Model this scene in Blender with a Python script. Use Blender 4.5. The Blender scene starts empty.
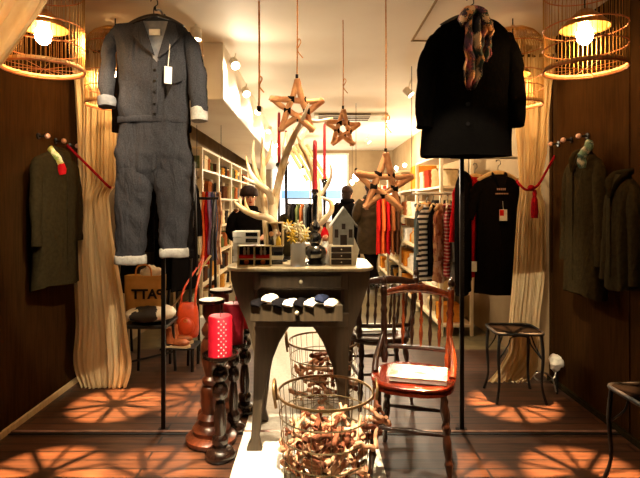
import bpy, bmesh, math, random
from mathutils import Vector, Matrix, noise
PI = math.pi
rnd = random.Random(7)
SC = bpy.context.scene
COL = SC.collection
EYE = 1.3            # camera height
CEIL = 2.52          # ceiling height
V = Vector

def at(px, py, Y):
    """a point of the photo at depth Y metres from the camera"""
    return V(((px - 314) / 500 * Y, Y, EYE - (py - 205) / 500 * Y))

# ------------------------------------------------------------------ materials
def lin(c):
    return tuple(((x / 255) / 12.92 if x / 255 <= .04045 else ((x / 255 + .055) / 1.055) ** 2.4) for x in c)

def nodes_of(name):
    m = bpy.data.materials.new(name); m.use_nodes = True
    nt = m.node_tree
    return m, nt, nt.nodes['Principled BSDF']

def mat(name, c1, c2=None, rough=.6, metal=0, scale=12, bump=0, stretch=(1, 1, 1), coat=0, alpha=1, sheen=0, detail=4, fold=0, spec=None):
    m, nt, b = nodes_of(name)
    c1 = lin(c1); c2 = lin(c2) if c2 else tuple(x * .8 for x in c1)
    tc = nt.nodes.new('ShaderNodeTexCoord'); mp = nt.nodes.new('ShaderNodeMapping')
    mp.inputs['Scale'].default_value = stretch
    nz = nt.nodes.new('ShaderNodeTexNoise'); nz.inputs['Scale'].default_value = scale; nz.inputs['Detail'].default_value = detail
    rp = nt.nodes.new('ShaderNodeValToRGB')
    rp.color_ramp.elements[0].color = (*c1, 1); rp.color_ramp.elements[1].color = (*c2, 1)
    rp.color_ramp.elements[0].position = .35; rp.color_ramp.elements[1].position = .68
    L = nt.links.new
    L(tc.outputs['Object'], mp.inputs['Vector']); L(mp.outputs['Vector'], nz.inputs['Vector'])
    L(nz.outputs['Fac'], rp.inputs['Fac']); L(rp.outputs['Color'], b.inputs['Base Color'])
    b.inputs['Roughness'].default_value = rough; b.inputs['Metallic'].default_value = metal
    if spec is None: spec = 0 if rough >= .8 else .12 if rough >= .6 else .5
    if not metal: b.inputs['Specular IOR Level'].default_value = spec
    b.inputs['Coat Weight'].default_value = coat; b.inputs['Alpha'].default_value = alpha
    if sheen: b.inputs['Sheen Weight'].default_value = sheen
    if bump:
        bp = nt.nodes.new('ShaderNodeBump'); bp.inputs['Strength'].default_value = bump; bp.inputs['Distance'].default_value = .01
        L(nz.outputs['Fac'], bp.inputs['Height']); L(bp.outputs['Normal'], b.inputs['Normal'])
    if fold:                                      # soft creases in cloth
        m3 = nt.nodes.new('ShaderNodeMapping'); m3.inputs['Scale'].default_value = (1, 1, .4); m3.inputs['Rotation'].default_value = (.3, .25, 0)
        n3 = nt.nodes.new('ShaderNodeTexNoise'); n3.inputs['Scale'].default_value = 11; n3.inputs['Detail'].default_value = 3; n3.inputs['Distortion'].default_value = 1.2
        b3 = nt.nodes.new('ShaderNodeBump'); b3.inputs['Strength'].default_value = fold; b3.inputs['Distance'].default_value = .03
        L(tc.outputs['Object'], m3.inputs['Vector']); L(m3.outputs['Vector'], n3.inputs['Vector']); L(n3.outputs['Fac'], b3.inputs['Height'])
        if bump: L(bp.outputs['Normal'], b3.inputs['Normal'])
        L(b3.outputs['Normal'], b.inputs['Normal'])
    return m

def emis(name, c, s):
    m, nt, b = nodes_of(name)
    b.inputs['Base Color'].default_value = (*lin(c), 1)
    b.inputs['Emission Color'].default_value = (*lin(c), 1); b.inputs['Emission Strength'].default_value = s
    return m

def planks(name, c1, c2, mortar, bw, rh, rough=.45, msize=.006, rot=0):
    m, nt, b = nodes_of(name)
    L = nt.links.new
    tc = nt.nodes.new('ShaderNodeTexCoord'); mp = nt.nodes.new('ShaderNodeMapping')
    mp.inputs['Rotation'].default_value = (0, 0, rot)
    br = nt.nodes.new('ShaderNodeTexBrick')
    br.inputs['Color1'].default_value = (*lin(c1), 1); br.inputs['Color2'].default_value = (*lin(c2), 1)
    br.inputs['Mortar'].default_value = (*lin(mortar), 1)
    br.inputs['Scale'].default_value = 1; br.inputs['Brick Width'].default_value = bw; br.inputs['Row Height'].default_value = rh
    br.inputs['Mortar Size'].default_value = msize
    nz = nt.nodes.new('ShaderNodeTexNoise'); nz.inputs['Scale'].default_value = 6; nz.inputs['Detail'].default_value = 6
    mp2 = nt.nodes.new('ShaderNodeMapping'); mp2.inputs['Scale'].default_value = (1, 9, 1)
    mx = nt.nodes.new('ShaderNodeMix'); mx.data_type = 'RGBA'; mx.blend_type = 'MULTIPLY'; mx.inputs['Factor'].default_value = .8
    rp = nt.nodes.new('ShaderNodeValToRGB')
    rp.color_ramp.elements[0].color = (.35, .35, .35, 1); rp.color_ramp.elements[1].color = (1.25, 1.2, 1.15, 1)
    rp.color_ramp.elements[0].position = .3; rp.color_ramp.elements[1].position = .7
    L(tc.outputs['Object'], mp.inputs['Vector']); L(mp.outputs['Vector'], br.inputs['Vector'])
    L(mp.outputs['Vector'], mp2.inputs['Vector']); L(mp2.outputs['Vector'], nz.inputs['Vector'])
    L(nz.outputs['Fac'], rp.inputs['Fac'])
    L(br.outputs['Color'], mx.inputs['A']); L(rp.outputs['Color'], mx.inputs['B'])
    L(mx.outputs['Result'], b.inputs['Base Color'])
    bp = nt.nodes.new('ShaderNodeBump'); bp.inputs['Strength'].default_value = .25; bp.inputs['Distance'].default_value = .004
    L(nz.outputs['Fac'], bp.inputs['Height']); L(bp.outputs['Normal'], b.inputs['Normal'])
    b.inputs['Roughness'].default_value = rough
    return m

def striped(name, cols, period, axis='Z', rough=.85):
    """bands of colour along one object axis"""
    m, nt, b = nodes_of(name)
    L = nt.links.new
    tc = nt.nodes.new('ShaderNodeTexCoord'); sp = nt.nodes.new('ShaderNodeSeparateXYZ')
    mu = nt.nodes.new('ShaderNodeMath'); mu.operation = 'MULTIPLY'; mu.inputs[1].default_value = 1 / period
    fr = nt.nodes.new('ShaderNodeMath'); fr.operation = 'FRACT'
    rp = nt.nodes.new('ShaderNodeValToRGB'); rp.color_ramp.interpolation = 'CONSTANT'
    els = rp.color_ramp.elements
    while len(els) < len(cols): els.new(.5)
    for i, c in enumerate(cols):
        els[i].position = i / len(cols); els[i].color = (*lin(c), 1)
    L(tc.outputs['Object'], sp.inputs[0]); L(sp.outputs[axis], mu.inputs[0]); L(mu.outputs[0], fr.inputs[0])
    L(fr.outputs[0], rp.inputs['Fac']); L(rp.outputs['Color'], b.inputs['Base Color'])
    b.inputs['Roughness'].default_value = rough
    return m

def blotchy(name, cols, scale, rough=.8):
    """patches of several colours (printed cloth)"""
    m, nt, b = nodes_of(name)
    L = nt.links.new
    tc = nt.nodes.new('ShaderNodeTexCoord')
    vo = nt.nodes.new('ShaderNodeTexVoronoi'); vo.inputs['Scale'].default_value = scale
    nz = nt.nodes.new('ShaderNodeTexNoise'); nz.inputs['Scale'].default_value = scale * .8
    ad = nt.nodes.new('ShaderNodeMixRGB'); ad.inputs['Fac'].default_value = .05
    rp = nt.nodes.new('ShaderNodeValToRGB'); rp.color_ramp.interpolation = 'CONSTANT'
    els = rp.color_ramp.elements
    while len(els) < len(cols): els.new(.5)
    for i, c in enumerate(cols):
        els[i].position = i / len(cols); els[i].color = (*lin(c), 1)
    L(tc.outputs['Object'], ad.inputs['Color1']); L(nz.outputs['Color'], ad.inputs['Color2'])
    L(ad.outputs['Color'], vo.inputs['Vector'])
    sp = nt.nodes.new('ShaderNodeSeparateXYZ'); L(vo.outputs['Color'], sp.inputs[0])
    L(sp.outputs['X'], rp.inputs['Fac']); L(rp.outputs['Color'], b.inputs['Base Color'])
    b.inputs['Roughness'].default_value = rough
    return m

def wood_panel(name, c1, c2, rough=.55, coat=0, spec=None):
    return mat(name, c1, c2, rough=rough, spec=spec, scale=7, stretch=(9, 9, .7), bump=.12, coat=coat, detail=7)

def glass(name, c=(240, 245, 240), rough=.03):
    m, nt, b = nodes_of(name)
    nz = nt.nodes.new('ShaderNodeTexNoise'); nz.inputs['Scale'].default_value = 3
    mr = nt.nodes.new('ShaderNodeMapRange'); mr.inputs['To Min'].default_value = rough; mr.inputs['To Max'].default_value = rough + .05
    nt.links.new(nz.outputs['Fac'], mr.inputs['Value']); nt.links.new(mr.outputs['Result'], b.inputs['Roughness'])
    b.inputs['Base Color'].default_value = (*lin(c), 1)
    b.inputs['Transmission Weight'].default_value = .95; b.inputs['IOR'].default_value = 1.2
    return m

M = {}
M['brown_wall'] = wood_panel('brown_wall', (54, 34, 15), (43, 27, 11), rough=.9)
M['shop_wall'] = mat('shop_wall', (160, 138, 106), (144, 122, 92), rough=.8, scale=3)
M['ceiling'] = mat('ceiling', (232, 220, 198), (226, 212, 188), rough=.7, scale=2)
M['bulkhead'] = mat('bulkhead', (236, 226, 206), (226, 212, 190), rough=.35, scale=3)
M['floor_bay'] = planks('floor_bay', (88, 56, 37), (64, 41, 28), (20, 12, 8), 1.7, .085, rough=.42)
M['floor_shop'] = planks('floor_shop', (112, 98, 66), (96, 84, 56), (66, 56, 38), .6, .6, rough=.4)
M['track'] = mat('track', (190, 150, 130), (150, 110, 95), rough=.35, metal=.6)
M['black_metal'] = mat('black_metal', (38, 30, 24), (26, 20, 16), rough=.4, metal=.7)
M['iron'] = mat('iron', (16, 14, 12), (10, 8, 7), rough=.5, metal=.2, bump=.1, scale=40)
M['steel'] = mat('steel', (190, 185, 175), (160, 155, 145), rough=.3, metal=.9)
M['brass'] = mat('brass', (205, 160, 90), (180, 130, 65), rough=.32, metal=.9)
M['copper'] = mat('copper', (225, 150, 100), (200, 120, 75), rough=.35, metal=.8)
M['cage_band'] = mat('cage_band', (235, 190, 130), (215, 165, 105), rough=.5, metal=.2)
M['curtain'] = mat('curtain', (240, 220, 178), (230, 206, 160), rough=.9, scale=30, stretch=(1, 1, .2), fold=.35)
def translucent(m, amt=.5):
    nt = m.node_tree; b = nt.nodes['Principled BSDF']; out = next(x for x in nt.nodes if x.type == 'OUTPUT_MATERIAL')
    tr = nt.nodes.new('ShaderNodeBsdfTranslucent'); mx = nt.nodes.new('ShaderNodeMixShader'); mx.inputs[0].default_value = amt
    src = b.inputs['Base Color'].links[0].from_socket
    nt.links.new(src, tr.inputs['Color']); nt.links.new(b.outputs[0], mx.inputs[1]); nt.links.new(tr.outputs[0], mx.inputs[2]); nt.links.new(mx.outputs[0], out.inputs['Surface'])
translucent(M['curtain'])
M['tieback'] = mat('tieback', (140, 20, 28), (105, 12, 20), rough=.8, scale=60, bump=.3)
M['denim'] = mat('denim', (60, 59, 62), (38, 38, 42), rough=.85, scale=260, bump=.25, detail=6, fold=.7)
M['denim_in'] = mat('denim_in', (168, 164, 156), (145, 142, 136), rough=.9, scale=70)
M['lining'] = mat('lining', (120, 120, 122), (104, 104, 108), rough=.9, scale=40)
M['black_wool'] = mat('black_wool', (9, 8, 7), (6, 5, 5), rough=.95, scale=60, bump=.3, fold=.3)
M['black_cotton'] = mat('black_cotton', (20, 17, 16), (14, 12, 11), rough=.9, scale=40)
M['olive'] = mat('olive', (46, 38, 22), (36, 30, 18), rough=.9, scale=50, bump=.2, fold=.5)
M['olive_dark'] = mat('olive_dark', (42, 36, 22), (34, 28, 17), rough=.9, scale=50, bump=.2, fold=.5)
M['puffer'] = mat('puffer', (64, 50, 28), (48, 37, 20), rough=.65, scale=14, bump=.4)
M['trousers'] = mat('trousers', (26, 22, 20), (18, 15, 14), rough=.85, scale=30)
M['skin'] = mat('skin', (214, 150, 110), (200, 134, 96), rough=.55, scale=8)
M['hair'] = mat('hair', (48, 28, 16), (28, 16, 10), rough=.6, scale=50, stretch=(1, 1, .2), bump=.4)
M['white'] = mat('white', (238, 232, 222), (226, 220, 208), rough=.6, scale=5)
M['paper'] = mat('paper', (240, 236, 226), (225, 220, 208), rough=.8, scale=20)
M['runner'] = mat('runner', (236, 230, 216), (222, 214, 198), rough=.9, scale=60, bump=.2)
M['table'] = wood_panel('table', (76, 61, 41), (60, 48, 32), rough=.55)
M['table_top'] = wood_panel('table_top', (206, 190, 156), (182, 166, 132), rough=.4)
M['knob'] = mat('knob', (236, 226, 200), (216, 202, 172), rough=.2, metal=.3)
M['dark_wood'] = wood_panel('dark_wood', (38, 22, 15), (22, 13, 9), rough=.22, coat=.5)
M['brown_wood'] = wood_panel('brown_wood', (120, 60, 34), (84, 40, 22), rough=.28, coat=.4)
M['chair_wood'] = wood_panel('chair_wood', (158, 72, 34), (108, 44, 20), rough=.22, coat=.6)
M['seat_wood'] = wood_panel('seat_wood', (150, 48, 22), (112, 34, 15), rough=.22, coat=.6)
M['chair_dark'] = wood_panel('chair_dark', (62, 34, 20), (42, 23, 14), rough=.3, coat=.4)
M['seat_dark'] = mat('seat_dark', (15, 11, 9), (10, 8, 6), rough=.9, spec=0)
M['red_wax'] = mat('red_wax', (206, 26, 48), (180, 18, 40), rough=.4, scale=20)
M['pink_wax'] = mat('pink_wax', (226, 60, 84), (206, 44, 66), rough=.4, scale=20)
M['bead'] = mat('bead', (244, 196, 190), (236, 180, 176), rough=.4)
M['taper'] = mat('taper', (176, 30, 34), (150, 22, 26), rough=.4)
M['wick'] = mat('wick', (40, 30, 26), None, rough=.9)
M['antler'] = mat('antler', (246, 232, 200), (214, 172, 112), rough=.4, scale=9, bump=.2)
M['stick'] = mat('stick', (214, 150, 98), (172, 106, 64), rough=.7, scale=16, bump=.3)
M['stick_end'] = mat('stick_end', (222, 170, 130), (206, 150, 110), rough=.7)
M['twine'] = mat('twine', (36, 28, 22), (24, 18, 14), rough=.9)
M['cord'] = mat('cord', (214, 146, 84), (184, 116, 60), rough=.9, scale=50)
M['wire'] = mat('wire', (150, 132, 96), (112, 96, 66), rough=.35, metal=.8)
M['rim'] = mat('rim', (150, 118, 74), (116, 88, 52), rough=.4, metal=.6)
M['drift'] = mat('drift', (240, 196, 158), (186, 120, 82), rough=.7, scale=18, bump=.3)
M['drift_dark'] = mat('drift_dark', (140, 84, 58), (96, 54, 38), rough=.7, scale=18, bump=.3)
M['shelf'] = mat('shelf', (236, 218, 180), (224, 204, 162), rough=.5, scale=4)
M['kraft'] = mat('kraft', (186, 146, 86), (168, 128, 72), rough=.85, scale=14)
M['ink'] = mat('ink', (24, 20, 18), None, rough=.7)
M['hide'] = blotchy('hide', [(236, 226, 206), (28, 22, 20), (230, 218, 196), (24, 20, 18)], 7)
M['orange_leather'] = mat('orange_leather', (206, 72, 26), (176, 54, 18), rough=.4, scale=20, bump=.2)
M['tan_leather'] = mat('tan_leather', (176, 96, 50), (146, 74, 36), rough=.4, scale=20, bump=.2)
M['sole'] = mat('sole', (220, 190, 150), (200, 168, 126), rough=.6)
M['hanger_wood'] = wood_panel('hanger_wood', (222, 184, 128), (200, 160, 104), rough=.4)
M['floral'] = blotchy('floral', [(30, 26, 28), (34, 52, 40), (206, 140, 80), (40, 30, 40), (176, 90, 96), (28, 24, 26), (226, 186, 140), (70, 40, 66)], 30)
M['scarf_green'] = blotchy('scarf_green', [(200, 190, 150), (120, 140, 60), (160, 150, 70), (220, 210, 170)], 40)
M['scarf_teal'] = blotchy('scarf_teal', [(60, 90, 80), (200, 190, 170), (40, 60, 55), (120, 150, 130)], 50)
M['red_cloth'] = mat('red_cloth', (186, 26, 30), (150, 16, 20), rough=.85)
M['bright_red'] = mat('bright_red', (206, 40, 34), (176, 28, 26), rough=.8)
M['pink_knob'] = mat('pink_knob', (216, 170, 150), (196, 146, 126), rough=.35)
M['stripe_bw'] = striped('stripe_bw', [(226, 218, 204), (28, 25, 26)], .045)
M['stripe_br'] = striped('stripe_br', [(196, 150, 120), (206, 160, 130), (70, 44, 40)], .05)
M['dots_red'] = striped('dots_red', [(150, 26, 34), (158, 30, 38), (210, 170, 150)], .03)
M['grey_knit'] = mat('grey_knit', (136, 134, 126), (112, 110, 104), rough=.9, scale=60, bump=.3)
M['teal_grey'] = mat('teal_grey', (92, 102, 100), (76, 84, 84), rough=.9, scale=60)
M['peach'] = blotchy('peach', [(222, 170, 120), (206, 150, 100), (170, 100, 70), (230, 190, 150)], 24)
M['silver'] = mat('silver', (120, 118, 116), (60, 58, 58), rough=.15, metal=.95)
M['gloss_black'] = mat('gloss_black', (22, 18, 18), (14, 12, 12), rough=.12, coat=.8)
M['yellow_flower'] = mat('yellow_flower', (226, 190, 70), (196, 150, 40), rough=.7)
M['cream_flower'] = mat('cream_flower', (244, 230, 190), (226, 206, 150), rough=.7)
M['stem'] = mat('stem', (176, 140, 50), (140, 104, 34), rough=.7)
M['glass'] = glass('glass')
M['vase_white'] = glass('vase_white', (250, 248, 240), .3); M['vase_white'].node_tree.nodes['Principled BSDF'].inputs['Transmission Weight'].default_value = .45
M['house_grey'] = mat('house_grey', (136, 130, 116), (116, 110, 98), rough=.8, scale=30)
M['snow'] = mat('snow', (244, 240, 234), None, rough=.8)
M['drawer_dark'] = mat('drawer_dark', (52, 38, 28), (40, 28, 20), rough=.6)
M['cream_wood'] = mat('cream_wood', (224, 210, 178), (208, 192, 158), rough=.6)
M['box_wood'] = wood_panel('box_wood', (186, 160, 110), (156, 128, 84), rough=.5)
M['niche'] = mat('niche', (44, 24, 18), (30, 16, 12), rough=.8)
M['orange_paint'] = mat('orange_paint', (226, 110, 50), (206, 84, 36), rough=.6)
M['navy'] = mat('navy', (40, 46, 66), (28, 32, 50), rough=.9, scale=60)
M['sock_white'] = mat('sock_white', (232, 226, 216), (210, 202, 190), rough=.9, scale=60)
M['sock_black'] = mat('sock_black', (24, 22, 24), (16, 15, 16), rough=.9, scale=60)
M['print'] = blotchy('print', [(236, 232, 222), (226, 222, 212), (240, 236, 228), (170, 176, 150), (238, 234, 226)], 26)
M['vent_grey'] = mat('vent_grey', (186, 172, 148), (170, 156, 132), rough=.5)
M['vent_dark'] = mat('vent_dark', (52, 44, 38), None, rough=.8)
M['bulb_warm'] = emis('bulb_warm', (255, 206, 140), 260)
M['bulb_white'] = emis('bulb_white', (255, 232, 190), 18)
M['window_light'] = emis('window_light', (248, 250, 255), 1.6)
M['window_blue'] = emis('window_blue', (110, 160, 220), .9)
M['oak_beam'] = wood_panel('oak_beam', (216, 186, 138), (196, 164, 114), rough=.5)
PALETTE = {'moss green': (86, 92, 56), 'rust brown': (150, 86, 48), 'cream': (226, 206, 166), 'amber': (222, 140, 50), 'charcoal': (52, 46, 42),
           'sand': (190, 160, 112), 'brick red': (170, 60, 40), 'slate': (96, 98, 96), 'ochre': (196, 140, 60), 'white': (238, 230, 214), 'chocolate brown': (84, 52, 34)}
for k, c in PALETTE.items(): M[k] = mat('cloth_' + k.replace(' ', '_'), c, None, rough=.8, scale=30)

# ------------------------------------------------------------------ mesh helpers
def nb(): return bmesh.new()

def box(bm, c, s, rot=None):
    r = bmesh.ops.create_cube(bm, size=1)
    mtx = Matrix.Translation(V(c)) @ (rot.to_4x4() if rot else Matrix()) @ Matrix.Diagonal((*s, 1))
    bmesh.ops.transform(bm, matrix=mtx, verts=r['verts'])
    return bm

def box2(bm, lo, hi):
    lo, hi = V(lo), V(hi)
    return box(bm, (lo + hi) / 2, hi - lo)

def rings(bm, rs, cap=True, closed=True):
    """skin a list of equal rings of points"""
    vs = [[bm.verts.new(p) for p in r] for r in rs]
    n = len(vs[0])
    for a, b in zip(vs, vs[1:]):
        for i in range(n if closed else n - 1):
            j = (i + 1) % n
            bm.faces.new((a[i], a[j], b[j], b[i]))
    if cap and closed:
        try:
            bm.faces.new(list(reversed(vs[0]))); bm.faces.new(vs[-1])
        except ValueError: pass
    return bm

def spline(pts, k=5):
    pts = [V(p) for p in pts]
    if len(pts) < 3 or k < 2: return pts
    out = []
    for i in range(len(pts) - 1):
        p0 = pts[max(i - 1, 0)]; p1 = pts[i]; p2 = pts[i + 1]; p3 = pts[min(i + 2, len(pts) - 1)]
        for j in range(k):
            t = j / k
            out.append(.5 * ((2 * p1) + (p2 - p0) * t + (2 * p0 - 5 * p1 + 4 * p2 - p3) * t * t + (3 * p1 - p0 - 3 * p2 + p3) * t ** 3))
    out.append(pts[-1])
    return out

def tube(bm, pts, r, n=8, k=1, flat=None, cap=True):
    """round (or flattened) tube; r a number or a list along the control points"""
    pts = [V(p) for p in pts]; m = len(pts)
    rad = r if isinstance(r, (list, tuple)) else [r] * m
    pp = spline(pts, k) if k > 1 else pts
    N = len(pp)
    rr = []
    for i in range(N):
        t = i / (N - 1) * (m - 1); a = min(int(t), m - 2); rr.append(rad[a] + (rad[a + 1] - rad[a]) * (t - a))
    up = None; rs = []
    for i in range(N):
        d = (pp[min(i + 1, N - 1)] - pp[max(i - 1, 0)])
        d = d.normalized() if d.length > 1e-9 else V((0, 0, 1))
        if up is None:
            up = V((0, 1, 0)) if abs(d.y) < .9 else V((1, 0, 0))
        s = d.cross(up); s = s.normalized() if s.length > 1e-6 else d.orthogonal().normalized()
        up = s.cross(d).normalized()
        f = flat or 1
        rs.append([pp[i] + (s * math.cos(2 * PI * q / n) + up * f * math.sin(2 * PI * q / n)) * rr[i] for q in range(n)])
    return rings(bm, rs, cap)

def loop(bm, c, r, t, n=32, m=6, ry=None, normal='Z'):
    """a ring of wire"""
    ry = ry or r; vs = []
    for i in range(n):
        a = 2 * PI * i / n; ca, sa = math.cos(a), math.sin(a); row = []
        for j in range(m):
            b = 2 * PI * j / m
            p = V(((r + t * math.cos(b)) * ca, (ry + t * math.cos(b)) * sa, t * math.sin(b)))
            if normal == 'Y': p = V((p.x, p.z, p.y))
            if normal == 'X': p = V((p.z, p.x, p.y))
            row.append(bm.verts.new(V(c) + p))
        vs.append(row)
    for i in range(n):
        a, b = vs[i], vs[(i + 1) % n]
        for j in range(m):
            q = (j + 1) % m
            bm.faces.new((a[j], b[j], b[q], a[q]))
    return bm

def lathe(bm, prof, c=(0, 0, 0), n=24):
    c = V(c)
    rs = [[c + V((max(r, 1e-4) * math.cos(2 * PI * i / n), max(r, 1e-4) * math.sin(2 * PI * i / n), z)) for i in range(n)] for r, z in prof]
    return rings(bm, rs)

def prism(bm, outline, y0, y1, axis='Y', off=V((0, 0, 0))):
    """an outline in x,z pushed from y0 to y1 (or in y,z pushed along x, or x,y pushed along z)"""
    f = {'Y': lambda a, b, t: V((a, t, b)), 'X': lambda a, b, t: V((t, a, b)), 'Z': lambda a, b, t: V((a, b, t))}[axis]
    return rings(bm, [[f(a, b, y0) + off for a, b in outline], [f(a, b, y1) + off for a, b in outline]])

def ball(bm, c, s, u=16, v=10, rot=None):
    s = (s, s, s) if isinstance(s, (int, float)) else s
    r = bmesh.ops.create_uvsphere(bm, u_segments=u, v_segments=v, radius=1)
    bmesh.ops.transform(bm, matrix=Matrix.Translation(V(c)) @ (rot.to_4x4() if rot else Matrix()) @ Matrix.Diagonal((*s, 1)), verts=r['verts'])
    return bm

def sheet(bm, f, nu, nv):
    g = [[bm.verts.new(f(i / nu, j / nv)) for i in range(nu + 1)] for j in range(nv + 1)]
    for j in range(nv):
        for i in range(nu):
            bm.faces.new((g[j][i], g[j][i + 1], g[j + 1][i + 1], g[j + 1][i]))
    return bm

def ell(cx, cy, z, rx, ry, n=28, p=2.3):
    out = []
    for i in range(n):
        a = 2 * PI * i / n; c, s = math.cos(a), math.sin(a)
        out.append(V((cx + rx * math.copysign(abs(c) ** (2 / p), c), cy + ry * math.copysign(abs(s) ** (2 / p), s), z)))
    return out

def wrinkle(bm, amp, f=9, vert=.35, seed=0):
    bm.normal_update()
    mv = []
    for v in bm.verts:
        q = V((v.co.x * f + seed, v.co.y * f, v.co.z * f * vert + seed * 2))
        r = 1 - abs(noise.noise(q * 1.3 + V((7, 3, 1)))) * 2
        mv.append((v, v.normal * (noise.noise(q) * amp + noise.noise(q * 2.7) * amp * .45 + (r ** 3) * amp * .35)))
    for v, d in mv: v.co += d
    return bm

def subdiv(rs, k=3):
    """more rings between rings, smoothly"""
    n = len(rs[0]); cols = [spline([r[i] for r in rs], k) for i in range(n)]
    return [[c[j] for c in cols] for j in range(len(cols[0]))]

# ------------------------------------------------------------------ object helpers
W = {}
def props(o, label=None, cat=None, group=None, kind=None):
    if label: o['label'] = label
    if cat: o['category'] = cat
    if group: o['group'] = group
    if kind: o['kind'] = kind
    return o

def finish(bm, name, m, smooth=True, bevel=0, solid=0, sub=0, angle=None):
    bmesh.ops.recalc_face_normals(bm, faces=bm.faces)
    me = bpy.data.meshes.new(name); bm.to_mesh(me); bm.free()
    me.materials.append(M[m] if isinstance(m, str) else m)
    o = bpy.data.objects.new(name, me); COL.objects.link(o)
    for p in me.polygons: p.use_smooth = smooth
    if smooth: me.set_sharp_from_angle(angle=math.radians(angle or 45))
    if solid:
        q = o.modifiers.new('Solidify', 'SOLIDIFY'); q.thickness = solid; q.offset = 0
    if bevel:
        q = o.modifiers.new('Bevel', 'BEVEL'); q.width = bevel; q.segments = 2; q.limit_method = 'ANGLE'; q.harden_normals = False
    if sub:
        q = o.modifiers.new('Subsurf', 'SUBSURF'); q.levels = sub; q.render_levels = sub
    return o

def thing(name, label, cat, loc=(0, 0, 0), group=None, rz=0):
    o = bpy.data.objects.new(name, None); COL.objects.link(o); o.empty_display_size = .05
    o.location = loc; o.rotation_euler.z = rz
    W[o.name] = V(loc)
    return props(o, label, cat, group)

def part(name, bm, m, parent, label=None, local=False, **kw):
    """mesh given in world space (or local=True: in the thing's own space)"""
    off = W.get(parent.name, V((0, 0, 0)))
    if not local and off.length:
        bmesh.ops.translate(bm, verts=bm.verts, vec=-off)
    o = finish(bm, name, m, **kw); o.parent = parent
    W[o.name] = off
    if label: o['label'] = label
    return o

def single(name, bm, m, label, cat, group=None, kind=None, **kw):
    """a thing that is one mesh; its origin goes to its base"""
    c = V((0, 0, 0)); zs = [v.co.z for v in bm.verts]
    c = sum((v.co for v in bm.verts), V((0, 0, 0))) / len(bm.verts); c.z = min(zs)
    bmesh.ops.translate(bm, verts=bm.verts, vec=-c)
    o = finish(bm, name, m, **kw); o.location = c; W[o.name] = c
    return props(o, label, cat, group, kind)

def struct(name, bm, m, **kw):
    kw.setdefault('smooth', False)
    return props(finish(bm, name, m, **kw), kind='structure')

def copy_tree(o, parent=None):
    c = o.copy(); COL.objects.link(c)
    if parent: c.parent = parent
    for ch in list(o.children): copy_tree(ch, c)
    return c

def clone(o, loc, rz, label, group=None):
    c = copy_tree(o); c.location = loc; c.rotation_euler.z = rz; c['label'] = label
    if group: c['group'] = group
    return c

def light(kind, name, loc, power, color=(1, .78, .5), r=.04, target=None, size=60, blend=.5):
    d = bpy.data.lights.new(name, kind); d.energy = power; d.color = color; d.shadow_soft_size = r
    if kind == 'SPOT': d.spot_size = math.radians(size); d.spot_blend = blend
    o = bpy.data.objects.new(name, d); COL.objects.link(o); o.location = loc
    if target is not None:
        o.rotation_euler = (V(target) - V(loc)).to_track_quat('-Z', 'Y').to_euler()
    return o

# ================================================================== SETTING
BW = 1.75       # half width of the bay
def bx(lo, hi): return box2(nb(), lo, hi)
struct('floor', bx((-BW, -.6, -.06), (BW, 4.5, 0)), 'floor_bay')
struct('floor_shop', bx((-BW, 4.5, -.06), (BW, 11.2, 0)), 'floor_shop')
struct('ceiling', bx((-BW - .1, -.6, CEIL), (BW + .1, 11.2, CEIL + .06)), 'ceiling')
struct('wall_left', bx((-BW - .06, -.6, 0), (-BW, 3.72, CEIL)), 'brown_wall')
struct('wall_right', bx((BW, -.6, 0), (BW + .06, 3.72, CEIL)), 'brown_wall')
struct('wall_shop_left', bx((-BW - .06, 3.72, 0), (-BW, 11.2, CEIL)), 'shop_wall')
struct('wall_shop_right', bx((BW, 3.72, 0), (BW + .06, 11.2, CEIL)), 'shop_wall')
struct('wall_back', bx((-BW, 11.14, 0), (BW, 11.2, CEIL)), 'shop_wall')
n = 0
for s in (-1, 1):     # panel battens of the brown walls
    for y in (1.55, 2.78, 3.68):
        n += 1
        b = bx((s * BW - .006, y - .012, .03), (s * BW + .006, y + .012, CEIL)); struct('trim_%d' % n, b, 'brown_wall')
struct('baseboard_left', bx((-BW, -.6, 0), (-BW + .018, 3.72, .035)), 'oak_beam')
struct('baseboard_right', bx((BW - .018, -.6, 0), (BW, 3.72, .035)), 'olive')
# floor track with a dark channel in front of it
b = nb(); box2(b, (-BW + .02, 2.85, 0), (BW - .02, 2.875, .008)); struct('trim_floor_track', b, 'track', bevel=.002)
b = nb(); box2(b, (-BW + .02, 2.825, 0), (BW - .02, 2.848, .004)); struct('trim_floor_channel', b, 'iron')
# lowered bulkhead along the shop's side, carrying the track spots
struct('trim_bulkhead', bx((-1.22, 3.75, 2.09), (-.68, 11.1, CEIL)), 'bulkhead', bevel=.01)
# faint access panel in the ceiling
b = nb(); p = at(411, 41, 3.72)
for lo, hi in (((.72, 3.7, CEIL - .006), (1.45, 3.72, CEIL)), ((.72, 2.9, CEIL - .006), (.735, 3.7, CEIL))): box2(b, lo, hi)
struct('trim_ceiling_panel', b, 'shop_wall')
# far window
wn = struct('window_1', bx((-.95, 11.08, .95), (.75, 11.13, 2.42)), 'window_light')
b = nb()
for x in (-.95, -.1, .72): box2(b, (x, 11.03, .95), (x + .04, 11.08, 2.42))
for z in (.93, 2.4): box2(b, (-.97, 11.03, z), (.77, 11.08, z + .04))
f = finish(b, 'window_frame', 'white', smooth=False); f.parent = wn
b = nb(); box2(b, (-.72, 11.04, 1.44), (.6, 11.075, 1.62)); f = finish(b, 'blue_band', 'window_blue', smooth=False); f.parent = wn
# sloping oak slats under the far ceiling (a stair soffit)
for i in range(5):
    b = nb(); tube(b, [(-.55 + i * .1, 9.9 + .02 * i, 2.50), (-.12 + i * .1, 9.9, 1.78)], .035, 4); struct('trim_slat_%d' % (i + 1), b, 'oak_beam')

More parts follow.
